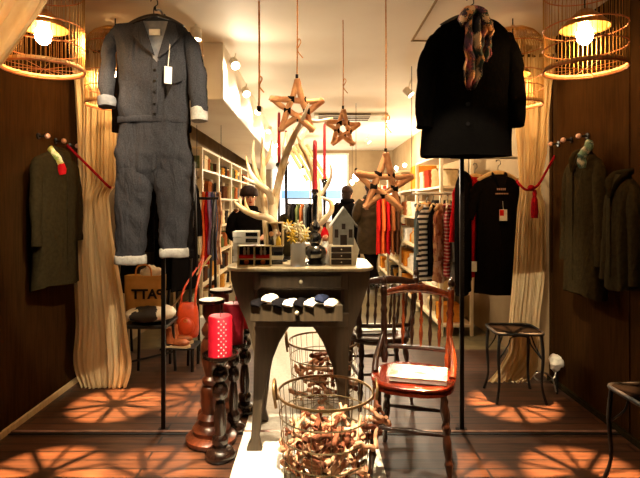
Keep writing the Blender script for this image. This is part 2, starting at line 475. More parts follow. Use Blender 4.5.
# ================================================================== FLOOR RUNNER, POSTS
single('floor_runner', bx((-.40, 1.7, .0005), (.345, 6.0, .006)), 'runner', 'long white runner on the floor under the grey console table', 'rug', smooth=False)

def post(x, lab):
    t = thing('display_post', lab, 'post', (x, 2.885, .004), 'black garment posts on the floor track')
    part('pole', bx((x - .012, 2.877, .009), (x + .012, 2.893, 2.40)), 'black_metal', t, smooth=False, bevel=.003)
    part('foot_plate', bx((x - .03, 2.876, .0), (x + .03, 2.905, .009)), 'black_metal', t, smooth=False)
    part('arm', tube(nb(), [(x, 2.885, 2.39), (x, 2.82, 2.40), (x, 2.745, 2.37), (x, 2.735, 2.385)], .006, 6, 3), 'black_metal', t)
    return t
post(-.869, 'slim black post behind the hanging denim jumpsuit')
post(.853, 'slim black post behind the hanging black jacket')

# ================================================================== BIRDCAGE LAMPS
def cage_lamp(label, x, y, zb, seed):
    t = thing('birdcage_lamp', label, 'lamp', (x, y, zb), 'birdcage lamps')
    R, H = .183, .38
    b = nb(); N = 56
    for i in range(N):
        a = 2 * PI * i / N; c, s = math.cos(a), math.sin(a)
        pts = [(x + R * c, y + R * s, zb), (x + R * c, y + R * s, zb + H)]
        for q in range(1, 5):
            e = q / 4 * PI / 2 * .93
            pts.append((x + R * math.cos(e) * c, y + R * math.cos(e) * s, zb + H + .13 * math.sin(e)))
        tube(b, pts, .0016, 3, cap=False)
    bars = part('cage_bars', b, 'brass', t)
    for z, tt in ((0, .005), (.105, .003), (.2, .003), (.38, .003)):
        part('hoop', loop(nb(), (x, y, zb + z), R, tt, 48, 6), 'copper', t)
    b = nb(); rs = []
    for z, r in ((.004, R - .002), (.02, R - .003)): rs.append([V((x + r * math.cos(2 * PI * i / 48), y + r * math.sin(2 * PI * i / 48), zb + z)) for i in range(48)])
    rings(b, rs, cap=False); part('base_band', b, 'cage_band', t, solid=.002)
    # open floor of flat spokes: it throws the star of light on the ground
    b = nb()
    for i in range(10):
        a = 2 * PI * i / 10 + seed; c, s = math.cos(a), math.sin(a)
        box(b, (x + c * R / 2, y + s * R / 2, zb + .003), (R, (.0019 if i % 2 else .0012), .002), Matrix.Rotation(a, 3, 'Z'))
    part('floor_spokes', b, 'copper', t, smooth=False)
    bz = zb + .175
    part('bulb', lathe(nb(), [(0, -.052), (.018, -.05), (.033, -.034), (.038, -.01), (.032, .015), (.018, .04), (.015, .055)], (x, y, bz), 18), 'bulb_warm', t)
    part('socket', lathe(nb(), [(.0, .055), (.018, .055), (.02, .06), (.02, .1), (.008, .115), (0, .115)], (x, y, bz), 14), 'brass', t)
    b = nb(); rings(b, [[V((x + r * math.cos(2 * PI * i / 32), y + r * math.sin(2 * PI * i / 32), bz + z)) for i in range(32)] for r, z in ((.03, .11), (.07, .075), (.11, .03), (.112, .022))], cap=False)
    part('reflector_shade', b, 'brass', t, solid=.002)
    part('top_knob', lathe(nb(), [(0, 0), (.02, 0), (.022, .012), (.01, .022), (0, .024)], (x, y, zb + H + .124), 14), 'brass', t)
    tube_b = tube(nb(), [(x, y, bz + .115), (x, y, CEIL)], .004, 6); part('flex', tube_b, 'twine', t)
    light('SPOT', 'cage_star_light', (x, y, bz - .07), 2600, (1, .5, .2), .001, (x, y, 0), 17.5, .55)
    return t
D = 2.863  # mirror wall plane; the shop and twins beyond are reflections modelled as solid objects
X1, Y1 = 1.305, 2.41
cage_lamp('large birdcage lamp hanging in front of the brown wall beside the iron chair', X1, Y1, 1.952, .2)
cage_lamp('large birdcage lamp half hidden by the draped cream curtain', -X1, Y1, 1.952, .35)
cage_lamp('mirror image of the birdcage lamp, behind the black jacket, beside the curtain with the tassel', 1.30, 3.27, 1.95, .2)  # this lamp and the next are reflections of the front pair, built solid
cage_lamp('mirror image of the birdcage lamp, behind the sleeve of the denim jumpsuit', -1.30, 3.27, 1.95, .35)

def star_lamp(label, x, y, z, seed, power):
    t = thing('spot_lamp', label, 'spotlight', (x, y, z), 'spotlights with an added spoked ring')
    p = V((x, y, z))
    part('can', tube(nb(), [p + V((0, 0, .08)), p + V((0, 0, .075)), p], [.02, .036, .04], 18), 'white', t)
    part('lens', tube(nb(), [p - V((0, 0, .0015)), p - V((0, 0, .004))], .036, 16), 'bulb_white', t)
    part('bracket', tube(nb(), [p + V((0, 0, .07)), V((x, y, CEIL))], .008, 6), 'white', t)
    part('ring', loop(nb(), p - V((0, 0, .11)), .05, .003, 24, 6), 'brass', t)  # ring and spokes added to cut the beam into a star
    b = nb()
    for i in range(10):
        a = 2 * PI * i / 10 + seed; box(b, p + V((math.cos(a) * .025, math.sin(a) * .025, -.11)), (.05, .0014, .0015), Matrix.Rotation(a, 3, 'Z'))
    part('spokes', b, 'brass', t, smooth=False)
    for a in (0, 2.1, 4.2): part('strut', tube(nb(), [p + V((.04 * math.cos(a), .04 * math.sin(a), 0)), p + V((.05 * math.cos(a), .05 * math.sin(a), -.11))], .002, 5), 'brass', t)
    light('SPOT', 'star_light', p - V((0, 0, .012)), power, (1, .52, .22), .001, (x, y, 0), 17, .6)
star_lamp('ceiling spotlight with added spoked ring over the floor beside the candle stands', -.79, 2.36, 2.42, .1, 2600)
star_lamp('mirror image of the spotlight with added spoked ring, behind the denim jumpsuit', -.80, 3.38, 2.42, .3, 2000)  # reflection of the front spotlight, built as a second lamp
star_lamp('ceiling spotlight with added spoked ring over the floor beside the reddish chair', .66, 2.36, 2.42, .1, 1800)

# ================================================================== CURTAINS
def curtain(label, edges, Y, folds, seed, mid_amp=.035, flip=1):
    """edges: rows of (py, px left, px right) at depth Y"""
    t = thing('curtain', label, 'curtain', (at(edges[-1][1], edges[-1][0], Y).x, Y, 0))
    rows = [(V((at(a, py, Y).x, 0, at(a, py, Y).z)), V((at(c, py, Y).x, 0, at(c, py, Y).z))) for py, a, c in edges]
    L = spline([r[0] for r in rows], 8); R = spline([r[1] for r in rows], 8); N = len(L)
    def f(u, v):
        i = min(int(round(v * (N - 1))), N - 1)
        p = L[i].lerp(R[i], u); w = (R[i] - L[i]).length
        ph = u * folds * 2 * PI
        am = mid_amp * (.45 + .55 * min(w / .3, 1.2))
        y = math.sin(ph + 1.5 * noise.noise(V((u * 2.5, v * 1.6, seed)))) * am * (.55 + .9 * abs(noise.noise(V((u * 4, v * 1.2, seed + 9))))) + math.sin(ph * 2.3 + v * 4 + seed) * am * .35 + noise.noise(V((u * 6, v * 7, seed))) * .02
        return V((p.x + noise.noise(V((u * 5, v * 9, seed + 4))) * .012, Y + y, max(p.z, .006)))
    b = sheet(nb(), f, 110, N - 1)
    part('cloth', b, 'curtain', t, solid=.004, angle=80)
    return t
cl = curtain('cream curtain caught back with a thin red cord against the brown wall',
        [(28, 66, 128), (60, 70, 123), (85, 74, 120), (120, 76, 118), (160, 77, 116.5), (183, 77, 116), (196, 77, 109), (215, 76, 110), (260, 75, 117), (320, 76, 126), (365, 74, 131), (388, 82, 126)], 3.54, 9, 1, .022)
cr = curtain('cream curtain gathered at the waist by a red cord with a hanging tassel',
        [(28, 500, 566), (60, 508, 556), (85, 513, 552), (120, 515, 549), (150, 518, 546), (187, 520, 541), (210, 518, 545), (260, 514, 545), (320, 510, 540), (350, 509, 538), (366, 500, 537), (382, 488, 528)], 3.63, 8, 5, .022)
# bottom swag of the tied curtain
cn = curtain('cream curtain swept aside at the window, in front of a birdcage lamp',
        [(-70, -90, 68), (-40, -90, 62), (0, -90, 50), (35, -90, 26), (70, -90, 0), (110, -92, -30), (150, -94, -58), (190, -95, -68), (260, -95, -60), (400, -96, -52), (510, -98, -48)], 2.1, 7, 9, .03)
def rodrail(x0, x1, lab, y=3.54):
    t = thing('curtain_rail', lab, 'curtain rail', (x0, y, 2.36), 'curtain rails')
    part('rod', tube(nb(), [(x0, y, 2.385), (x1, y, 2.385)], .012, 10), 'iron', t)
    for x in (x0, x1): part('finial', ball(nb(), (x, y, 2.385), .02), 'iron', t)
    return t
rodrail(-1.73, -1.28, 'dark curtain rail behind the denim jumpsuit')
rodrail(1.24, 1.72, 'dark curtain rail behind the black jacket', 3.63)
# bunched heading lying over the rail
b = nb()
rs = []
for i in range(30):
    u = i / 29; x = 1.27 + u * .46
    rs.append([V((x, 3.63 + math.cos(q / 10 * 2 * PI) * (.05 + .012 * math.sin(i * 1.9)), 2.425 + math.sin(q / 10 * 2 * PI) * (.028 + .01 * math.sin(i * 1.3)) + .012 * math.sin(i * .8))) for q in range(10)])
single('bunched_cloth', rings(b, rs), 'curtain', 'bunched cream cloth lying along the top of the dark curtain rail', 'cloth')

def tieback(lab, pts, tassel=None):
    t = thing('curtain_tieback', lab, 'tieback', pts[0], 'red curtain tiebacks')
    part('cord', tube(nb(), pts, .009, 8, 4), 'tieback', t)
    if tassel is not None:
        p = V(tassel)
        part('knot', ball(nb(), p, (.024, .02, .022)), 'tieback', t)
        ts = part('tassel', lathe(nb(), [(0, 0), (.012, -.005), (.016, -.03), (.012, -.05), (.02, -.07), (.026, -.16), (.022, -.2), (0, -.2)], p + V((.025, 0, -.01)), 16), 'tieback', t)
    return t
yb = 3.44
tieback('thin red cord running from a wall peg across the cream curtain', [at(67, 145, 3.56), at(74, 152, yb), at(90, 168, yb - .02), at(107, 185, yb), at(111, 188, 3.58)])
tieback('red cord with a tassel around the waist of a cream curtain', [at(557, 152, 3.66), at(548, 168, 3.60), at(538, 185, 3.53), at(527, 190, 3.50), at(519, 184, 3.55), at(517, 181, 3.65)], at(531, 188, 3.49))

# ================================================================== GARMENT ON WALL HOOKS ETC.
def garment(t, h, sh, hem, dep, mname, sleeve=.5, sr=.05, seed=0, collar=True, flare=.03, n=40, amp=.009):
    """a coat, shirt or jacket hanging: neck at the origin, down to -h"""
    zz = [(.005, .05, .03), (-.012, sh * .42, dep * .5), (-.035, sh * .68, dep * .65), (-.065, sh * .88, dep * .8), (-.11, sh * .99, dep * .92), (-.2, sh * .97, dep), (-.45 * h, (sh + hem) / 2 * .95, dep), (-.8 * h, hem * .99, dep), (-h, hem * 1.03, dep * 1.05)]
    zz.sort(key=lambda q: -q[0])
    rs = subdiv([ell(0, 0, z, rx, ry, n, 2.6) for z, rx, ry in zz], 5)
    for r in rs:                                     # soft vertical folds deepening towards the hem
        k = min(max((-r[0].z - .1) / h, 0), 1)
        for i, p in enumerate(r):
            a = 2 * PI * i / n; q = 1 + k * (.10 * math.sin(5 * a + seed) + .07 * math.sin(9 * a + seed * 2)) * (.35 + abs(math.sin(a)))
            p.y *= q; p.z += (-.012 * math.sin(a * 2 + seed) if r is rs[-1] else 0)
    body = part('body', wrinkle(rings(nb(), rs), amp, 8, .3, seed), mname, t, local=True, angle=70)
    if sleeve:
        for s in (-1, 1):
            L = sleeve
            pts = [(s * (sh - sr * 1.1), 0, -.075), (s * (sh - sr * .2), -.004, -.13), (s * (sh + flare * .5), -.012, -.09 - L * .5), (s * (sh + flare), -.02, -.07 - L)]
            part('sleeve', wrinkle(tube(nb(), pts, [sr * .8, sr * 1.1, sr, sr * .82], 14, 6, .75), amp, 12, .6, seed + s), mname, t, local=True, angle=70)
    if collar:
        fy = -dep * .95
        for s in (-1, 1):
            b = tube(nb(), [(0, .03, .018), (s * .04, .02, .016), (s * .052, -.02, .0), (s * .04, fy * .8, -.04), (s * .008, fy - .006, -.12)], [.014, .017, .02, .022, .01], 8, 5, .5)
            part('collar', b, mname, t, local=True)
        part('front_edge', box2(nb(), (-.004, fy - .012, -h * .9), (.006, fy + .02, -.12)), mname, t, local=True, smooth=False)
    return body

def wall_coat(label, s, y, z, rz, h, sh, mname, seed, sleeve=.52, name='coat'):
    t = thing(name, label, 'coat')
    garment(t, h, sh, sh * 1.02, .07, mname, sleeve, .045, seed)
    t.location = (s * (BW - .105), y, z); t.rotation_euler.z = rz
    return t
wall_coat('dark olive coat hanging on the brown wall beside the cord-tied curtain', -1, 3.19, 1.645, PI / 2, .85, .235, 'olive_dark', 3)
wall_coat('dark brown coat hanging from a peg on the wall near the tassel curtain', 1, 3.04, 1.62, -PI / 2, .86, .17, 'olive', 8, .6)
wall_coat('dim olive coat on the brown wall directly above the black iron chair', 1, 2.655, 1.46, -PI / 2, .60, .1, 'olive_dark', 11, .5)

def peg(s, y, z, lab):
    t = thing('wall_peg', lab, 'peg', (s * BW, y, z), 'wall pegs')
    x = s * BW
    part('stem', tube(nb(), [(x, y, z), (x - s * .05, y, z)], .006, 8), 'iron', t)
    part('knob', ball(nb(), (x - s * .06, y, z), .017), 'pink_knob', t)
    part('plate', tube(nb(), [(x, y, z), (x - s * .008, y, z)], .02, 12), 'iron', t)
for px, py, lab in ((38, 136, 'pale wall peg farthest from the curtain, above the dark olive coat'), (55, 141, 'pale wall peg right above the collar of the dark olive coat'), (69, 146, 'pale wall peg holding the thin red curtain cord')):
    Y = BW * 500 / (314 - px); peg(-1, Y, EYE + (205 - py) / 500 * Y, lab)
for px, py, lab in ((588, 136, 'pale wall peg with the dark brown coat on it'), (572, 140, 'pale middle wall peg between coat and tassel curtain'), (559, 144, 'pale wall peg nearest the tassel curtain')):
    Y = BW * 500 / (px - 314); peg(1, Y, EYE + (205 - py) / 500 * Y, lab)

def small_scarf(label, mname, m2, pts, w):
    t = thing('scarf', label, 'scarf', pts[-1])
    b = tube(nb(), pts, w, 10, 5, .5); part('scarf_cloth', wrinkle(b, .008, 20, 1, 2), mname, t)
    e = V(pts[-1]); b = tube(nb(), [e, e + V((.005, .0, -.035)), e + V((.01, 0, -.065))], [.022, .03, .02], 8, 3, .5)
    part('scarf_end', b, m2, t)
    return t
small_scarf('yellow green scarf with red end on the collar of the wall coat', 'scarf_green', 'red_cloth',
            [at(50, 148, 3.1), at(53, 153, 3.08), at(58, 158, 3.08), at(61, 164, 3.1)], .022)
small_scarf('teal and grey patterned scarf tucked into the brown wall coat', 'scarf_teal', 'scarf_teal',
            [at(590, 141, 2.98), at(589, 146, 2.95), at(585, 152, 2.94), at(581, 157, 2.93)], .028)

# ================================================================== DENIM JUMPSUIT
JY = 2.74
def jr(py, a, c, ry, n=56, yo=0):
    A, B = at(a, py, JY), at(c, py, JY)
    return ell((A.x + B.x) / 2, JY + yo, A.z, (B.x - A.x) / 2, ry, n)
js = thing('jumpsuit', 'dark grey denim jumpsuit hanging from the black post', 'jumpsuit', (at(155, 262, JY).x, JY, at(155, 262, JY).z))
b = rings(nb(), subdiv([jr(20, 143, 167, .03), jr(23, 132, 176, .045), jr(27, 118, 186, .05), jr(35, 112, 190, .055), jr(60, 117, 189, .06), jr(90, 119, 188, .062), jr(117, 119, 187, .058),
                        jr(122, 119, 187, .058), jr(145, 117.5, 189, .061), jr(160, 117, 190.5, .06), jr(174, 117.5, 190, .052), jr(182, 124, 184, .035), jr(186, 136, 172, .02)], 7))
part('bodice', wrinkle(b, .02, 11, .55, 2), 'denim', js, angle=75)
for tag_, secs in (('a', [(138, 121, 150), (165, 117.5, 153.5), (185, 116, 153), (205, 115.5, 150.5), (230, 116, 147.5), (250, 116, 145.5), (261, 116, 145)]), ('b', [(138, 158, 186), (165, 154, 190), (185, 155, 190.5), (205, 157, 190), (230, 160, 188.5), (247, 161, 187.5), (254, 161, 187)])):
    b = rings(nb(), subdiv([jr(p, a, c, (.03, .052, .056, .055, .052, .05, .048)[i], 40) for i, (p, a, c) in enumerate(secs)], 7))
    lg = part('trouser_leg', wrinkle(b, .012, 16, .6, 5 if tag_ == 'a' else 9), 'denim', js, angle=75)
    p, a, c = secs[-1]
    b = rings(nb(), [jr(p - 6, a - 1, c + 1, .05, 28), jr(p - 4, a - 1.5, c + 1.5, .055, 28), jr(p + 2, a - 1.5, c + 1.5, .055, 28), jr(p + 3, a - 1, c + 1, .05, 28)])
    part('turned_cuff', wrinkle(b, .006, 18, 1, 3), 'denim_in', js, label='pale turned-up trouser cuff', angle=75)
for s, pts, rr, cuff in ((-1, [at(116, 33, JY), at(109, 50, JY - .02), at(107, 75, JY - .03), at(107, 100, JY - .04)], [.03, .042, .044, .04], (at(107, 97, JY - .04), at(107, 107, JY - .045))),
                         (1, [at(186, 35, JY), at(193, 52, JY - .01), at(197, 80, JY - .03), at(199, 112, JY - .05)], [.03, .046, .05, .046], (at(199, 108, JY - .05), at(199, 121, JY - .055)))):
    b = tube(nb(), pts, rr, 16, 6); part('sleeve', wrinkle(b, .013, 12, .8, 20 + s), 'denim', js, angle=75)
    b = tube(nb(), [cuff[0], cuff[0].lerp(cuff[1], .2), cuff[1]], [.045, .049, .048], 16, 3); part('sleeve_cuff', wrinkle(b, .006, 25, 1, 7), 'denim_in' if s > 0 else 'lining', js, label='turned back sleeve cuff', angle=75)
FY = JY - .066
def poly(pxs, y0, th=.006):
    return prism(nb(), [(at(a, p, y0).x, at(a, p, y0).z) for a, p in pxs], y0, y0 + th)
part('neck_lining', poly([(141, 21), (169, 21), (165, 36), (157, 62), (153, 58), (146, 36)], FY - .006, .03), 'lining', js, label='paler lining inside the open neck', smooth=False)
part('collar_flap', poly([(142, 20), (147, 34), (154, 55), (144, 48), (132, 34), (135, 24)], FY - .022, .02), 'denim', js, smooth=False, bevel=.004)
part('collar_flap', poly([(168, 20), (164, 34), (157, 58), (166, 52), (179, 38), (176, 24)], FY - .022, .02), 'denim', js, smooth=False, bevel=.004)
part('brand_label', poly([(149, 29), (160, 29), (160, 35), (149, 35)], FY - .012, .006), 'white', js, label='small white cloth label', smooth=False)
part('placket', poly([(151, 60), (158, 60), (157, 118), (152, 118)], FY - .004, .012), 'denim', js, smooth=False, bevel=.003)
for p in (70, 81, 92, 104, 114):
    c = at(154.5, p, FY - .008); part('button', tube(nb(), [c, c + V((0, .006, 0))], .008, 12), 'silver', js)
part('waistband', rings(nb(), [jr(117, 118, 188, .06), jr(118, 117.5, 188.5, .066), jr(123, 117.5, 188.5, .066), jr(124, 118, 188, .06)]), 'denim', js, angle=75)
for a in (126, 167): part('chest_pocket', poly([(a, 62), (a + 16, 62), (a + 16, 80), (a + 8, 84), (a, 80)], FY + .004, .012), 'denim', js, smooth=False, bevel=.003)
part('fly_seam', poly([(152, 126), (156, 126), (156, 168), (152, 172)], FY + .006, .012), 'denim', js, smooth=False, bevel=.003)
def hanger(label, c, w, m='hanger_wood', tilt=0, rz=0, hook=True, group=None):
    t = thing('clothes_hanger', label, 'hanger', c, group); t.rotation_euler.z = rz
    b = tube(nb(), [(-w, 0, -w * .36 - tilt), (-w * .5, 0, -w * .1 - tilt * .5), (0, 0, 0), (w * .5, 0, -w * .1 + tilt * .5), (w, 0, -w * .36 + tilt)], [.014, .017, .02, .017, .014], 8, 4, .6)
    part('shoulders', b, m, t, local=True)
    if hook:
        part('hook', tube(nb(), [(0, 0, .0), (0, 0, .05), (.02, 0, .07), (.012, 0, .1), (-.012, 0, .098), (-.018, 0, .085)], .003, 6, 4), 'iron', t, local=True)
    return t
hanger('dark hanger holding the denim jumpsuit at the top of the post', at(154, 17, JY + .01), .16, 'dark_wood')
js2 = clone(js, (at(158, 262, 3.06).x, 3.06, js.location.z), PI, 'mirror image of the denim jumpsuit, its unlit back coloured black')
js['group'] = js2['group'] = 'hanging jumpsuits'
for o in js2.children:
    o.data = o.data.copy(); o.data.materials[0] = M['black_cotton']  # the reflected back is unlit; that shade is put into a black colour
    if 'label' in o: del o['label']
# price tag
t = thing('price_tag', 'white price tag on a string against the denim jumpsuit', 'price tag', at(168, 83, FY - .03))
part('card', poly([(164.5, 66), (172, 67), (171.5, 84), (164, 83)], FY - .03, .002), 'paper', t, smooth=False)
part('string', tube(nb(), [at(168, 67, FY - .03), at(169, 55, FY - .03), at(170, 44, FY - .02)], .0022, 5, 3), 'white', t)
part('dark_card', poly([(166, 84), (173, 84), (167, 96)], FY - .025, .002), 'ink', t, label='dark second tag below the white card', smooth=False)

# ================================================================== BLACK JACKET
def kr(py, a, c, ry, n=36):
    A, B = at(a, py, JY), at(c, py, JY)
    return ell((A.x + B.x) / 2, JY, A.z, (B.x - A.x) / 2, ry, n)
jk = thing('jacket', 'black boxy jacket hanging from the post above the wooden chair', 'jacket', (at(468, 157, JY).x, JY, at(468, 157, JY).z))
b = rings(nb(), subdiv([kr(17, 460, 480, .04), kr(21, 450, 490, .06), kr(28, 438, 501, .08), kr(42, 429, 511, .1), kr(60, 428, 513, .11), kr(90, 426, 513, .115), kr(125, 423, 513, .115), kr(150, 421, 512, .115), kr(157, 421, 512, .115)], 4))
part('body', wrinkle(b, .012, 8, .4, 4), 'black_wool', jk, angle=75)
for s, pts in ((-1, [at(437, 40, JY), at(430, 60, JY - .03), at(425, 95, JY - .05), at(424, 128, JY - .06)]), (1, [at(504, 38, JY), at(511, 58, JY - .03), at(515, 92, JY - .05), at(516, 126, JY - .06)])):
    part('sleeve', wrinkle(tube(nb(), pts, [.05, .06, .052, .045], 16, 6), .01, 12, .8, 30 + s), 'black_wool', jk, angle=75)
part('lapel', poly([(458, 20), (466, 40), (468, 70), (455, 52), (452, 34)], JY - .125, .02), 'black_wool', jk, smooth=False, bevel=.004)
part('lapel', poly([(484, 20), (474, 40), (470, 70), (486, 54), (490, 34)], JY - .125, .02), 'black_wool', jk, smooth=False, bevel=.004)
for p in (84, 104, 124): part('button', tube(nb(), [at(468, p, JY - .122), at(468, p, JY - .11)], .012, 14), 'gloss_black', jk)
hanger('dark hanger at the top of the post carrying the black jacket', at(470, 16, JY + .01), .16, 'dark_wood')
t = thing('scarf', 'floral scarf with dark and orange print around the neck of the black jacket', 'scarf', at(470, 85, JY - .16))
SY = JY - .15
b = tube(nb(), [at(462, 24, JY), at(464, 18, SY), at(472, 10, SY), at(481, 14, SY), at(487, 24, SY), at(490, 34, JY - .1)], [.03, .045, .05, .05, .045, .03], 12, 5, .6)
part('neck_wrap', wrinkle(b, .014, 22, 1, 1), 'floral', t, angle=75)
def tail(p0, p1, w0, w1, seed):
    A0, A1 = at(*p0), at(*p1)
    def f(u, v):
        w = (w0 + (w1 - w0) * v) * (1 if v < .8 else 1 - (v - .8) * 3.2)
        p = A0.lerp(A1, v)
        return p + V(((u - .5) * w + .012 * noise.noise(V((v * 6, seed, 1))), .016 * math.sin(u * 13 + 2 * math.sin(v * 5 + seed)) - .01 + .012 * noise.noise(V((u * 3, v * 9, seed))), -.02 * abs(u - .5) * 2 * (v > .8) * (1 - v)))
    return sheet(nb(), f, 26, 36)
part('tail', tail((475, 18, SY - .01), (470, 90, SY - .015), .085, .10, 1), 'floral', t, solid=.004, angle=80)
part('tail', tail((484, 22, SY + .005), (484, 62, SY + .005), .07, .085, 4), 'floral', t, solid=.004, angle=80)

# ================================================================== CONSOLE TABLE
TZ = .972
tb = thing('console_table', 'tall grey brown console table with an open drawer on the white runner', 'table', (-.06, 2.8, 0))
def rrect(x0, x1, y0, y1, r, k=8):
    o = []
    for cx, cy, a0 in ((x1 - r, y1 - r, 0), (x0 + r, y1 - r, PI / 2), (x0 + r, y0 + r, PI), (x1 - r, y0 + r, 1.5 * PI)):
        for i in range(k + 1): o.append((cx + r * math.cos(a0 + i / k * PI / 2), cy + r * math.sin(a0 + i / k * PI / 2)))
    return o
XL, XR = -.465, .318
part('tabletop', prism(nb(), rrect(XL, XR, 2.59, 3.12, .1), TZ - .018, TZ, 'Z'), 'table_top', tb, smooth=False, bevel=.005)
AX0, AX1 = -.318, .182
b = nb()
box2(b, (AX0, 2.63, .855), (AX1, 2.655, TZ - .018)); box2(b, (AX0, 2.66, .70), (AX0 + .02, 3.06, TZ - .018)); box2(b, (AX1 - .02, 2.66, .70), (AX1, 3.06, TZ - .018)); box2(b, (AX0, 3.045, .70), (AX1, 3.06, TZ - .018))
part('apron', b, 'table', tb, smooth=False, bevel=.003)
dr = part('drawer_front', bx((AX0 + .035, 2.615, .867), (AX1 - .035, 2.632, .930)), 'table', tb, smooth=False, bevel=.004)
c = V(((AX0 + AX1) / 2, 2.6, .9)); part('knob', ball(nb(), c, .011), 'knob', dr)
# the pulled-out drawer
DX0, DX1 = -.312, .142
b = nb(); box2(b, (DX0, 2.44, .73), (DX1, 2.458, .812)); box2(b, (DX0 + .01, 2.458, .735), (DX0 + .022, 2.66, .80)); box2(b, (DX1 - .022, 2.458, .735), (DX1 - .01, 2.66, .80)); box2(b, (DX0 + .01, 2.458, .735), (DX1 - .01, 2.66, .745))
od = part('open_drawer', b, 'table', tb, label='drawer pulled out and filled with folded socks', smooth=False, bevel=.003)
part('knob', ball(nb(), (-.083, 2.43, .775), .011), 'knob', od)
part('lower_rail', bx((AX0, 2.62, .66), (AX1, 2.65, .732)), 'table', tb, smooth=False, bevel=.003)
# scrolled brackets carrying the overhanging top
mid = (AX0 + AX1) / 2
def bracket(s):
    ed = AX0 if s < 0 else AX1; tip = XL + .02 if s < 0 else XR - .02
    w = tip - ed
    pts = [(ed, TZ - .018), (tip, TZ - .018), (tip - w * .02, TZ - .07), (ed + w * .86, .85), (ed + w * .62, .76), (ed + w * .34, .68), (ed + w * .15, .60), (ed + w * .03, .52), (ed, .46)]
    return pts
for s in (-1, 1): part('scroll_bracket', prism(nb(), bracket(s), 2.66, 2.69), 'table', tb, smooth=False, bevel=.004)
for s in (-1, 1): part('scroll_bracket', prism(nb(), bracket(s), 3.0, 3.03), 'table', tb, smooth=False, bevel=.004)
def leg(s, y):
    def X(v): return mid + s * v
    o = [(.25, .70), (.25, .45), (.252, .30), (.258, .16), (.266, .06), (.285, .025), (.288, .0), (.205, .0), (.212, .03), (.222, .07), (.21, .16), (.195, .30), (.165, .45), (.115, .575), (.085, .625), (.06, .66), (.0, .672), (.0, .70)]
    pts = [(X(v), z) for v, z in o]
    return prism(nb(), pts, y, y + .05)
for s in (-1, 1):
    for y in (2.63, 2.985): part('leg', leg(s, y), 'table', tb, smooth=False, bevel=.006)

# folded socks in the open drawer
socks = [('sock_black', 'black folded sock at the corner of the drawer'), ('sock_white', 'white crumpled sock heaped highest in the drawer'), ('sock_black', 'black sock folded next to the heaped white one'), ('sock_white', 'white sock in the middle of the drawer edge'),
         ('sock_black', 'black sock between two white socks in the drawer'), ('sock_white', 'long white sock draped on the drawer front'), ('navy', 'navy blue folded sock lying at the back of the drawer'), ('sock_white', 'white sock at the end of the drawer beside navy one')]
for i, (m, lab) in enumerate(socks):
    x = DX0 + .05 + i * .051; z = .806 + (.022 if i in (1, 6) else 0)
    b = tube(nb(), [(x - .022, 2.425, z + .002), (x - .018, 2.44, z + .012), (x - .004, 2.475, z + .014), (x + .006, 2.53, z + .008), (x + .014, 2.59, z + .0)], [.024, .026, .027, .026, .02], 12, 4, .38)
    single('folded_sock', wrinkle(b, .006, 25, 1, i), m, lab, 'sock', 'folded socks in the open drawer', angle=75)

# ================================================================== TABLE-TOP ITEMS
def tz(px, Y): return V(((px - 314) / 500 * Y, Y, TZ))
# white boxes with dark labels
for i in range(5):
    c = tz(246, 2.92); z = TZ + .0005 + i * .0355
    t = thing('white_box', ['lowest white box of the stack behind the painted shadow box', 'second white box from below in the stack on the table', 'middle white box of the stack with dark labels', 'white box just below the top of the stack', 'topmost white box of the stack with dark labels'][i], 'box', (c.x, c.y, z), 'stack of white boxes')
    part('carton', bx((c.x - .07 + .003 * (i % 2), 2.87, z), (c.x + .075, 2.99, z + .034)), 'white', t, smooth=False, bevel=.002)
    part('label_plate', bx((c.x + .005, 2.868, z + .006), (c.x + .072, 2.8705, z + .028)), 'gloss_black', t, label='dark label', smooth=False)
# shadow box with two painted figures
c = tz(254, 2.66); t = thing('shadow_box', 'wooden shadow box with red and white figures at the table edge', 'decoration', c)
w, h = .178, .112
b = nb(); box2(b, (c.x - w / 2, 2.66, TZ), (c.x + w / 2, 2.72, TZ + .006)); box2(b, (c.x - w / 2, 2.66, TZ + h - .006), (c.x + w / 2, 2.72, TZ + h))
for x in (-w / 2, -.003, w / 2 - .006): box2(b, (c.x + x, 2.66, TZ), (c.x + x + .006, 2.72, TZ + h))
box2(b, (c.x - w / 2, 2.662, TZ + .036), (c.x + w / 2, 2.72, TZ + .041))
part('frame', b, 'box_wood', t, smooth=False)
part('back_panel', bx((c.x - w / 2 + .005, 2.712, TZ + .005), (c.x + w / 2 - .005, 2.718, TZ + h - .005)), 'niche', t, smooth=False)
for s in (-1, 1):
    x = c.x + s * w / 4
    part('red_band', bx((x - .038, 2.675, TZ + .042), (x + .038, 2.71, TZ + .06)), 'bright_red', t, smooth=False)
    for q in (-1, 1): part('white_figure', lathe(nb(), [(0, 0), (.006, 0), (.008, .02), (.005, .03), (.007, .036), (0, .044)], (x + q * .01, 2.69, TZ + .06), 10), 'cream_wood', t)
    part('orange_disc', tube(nb(), [(x, 2.69, TZ + .021), (x, 2.70, TZ + .021)], .013, 16), 'orange_paint', t)
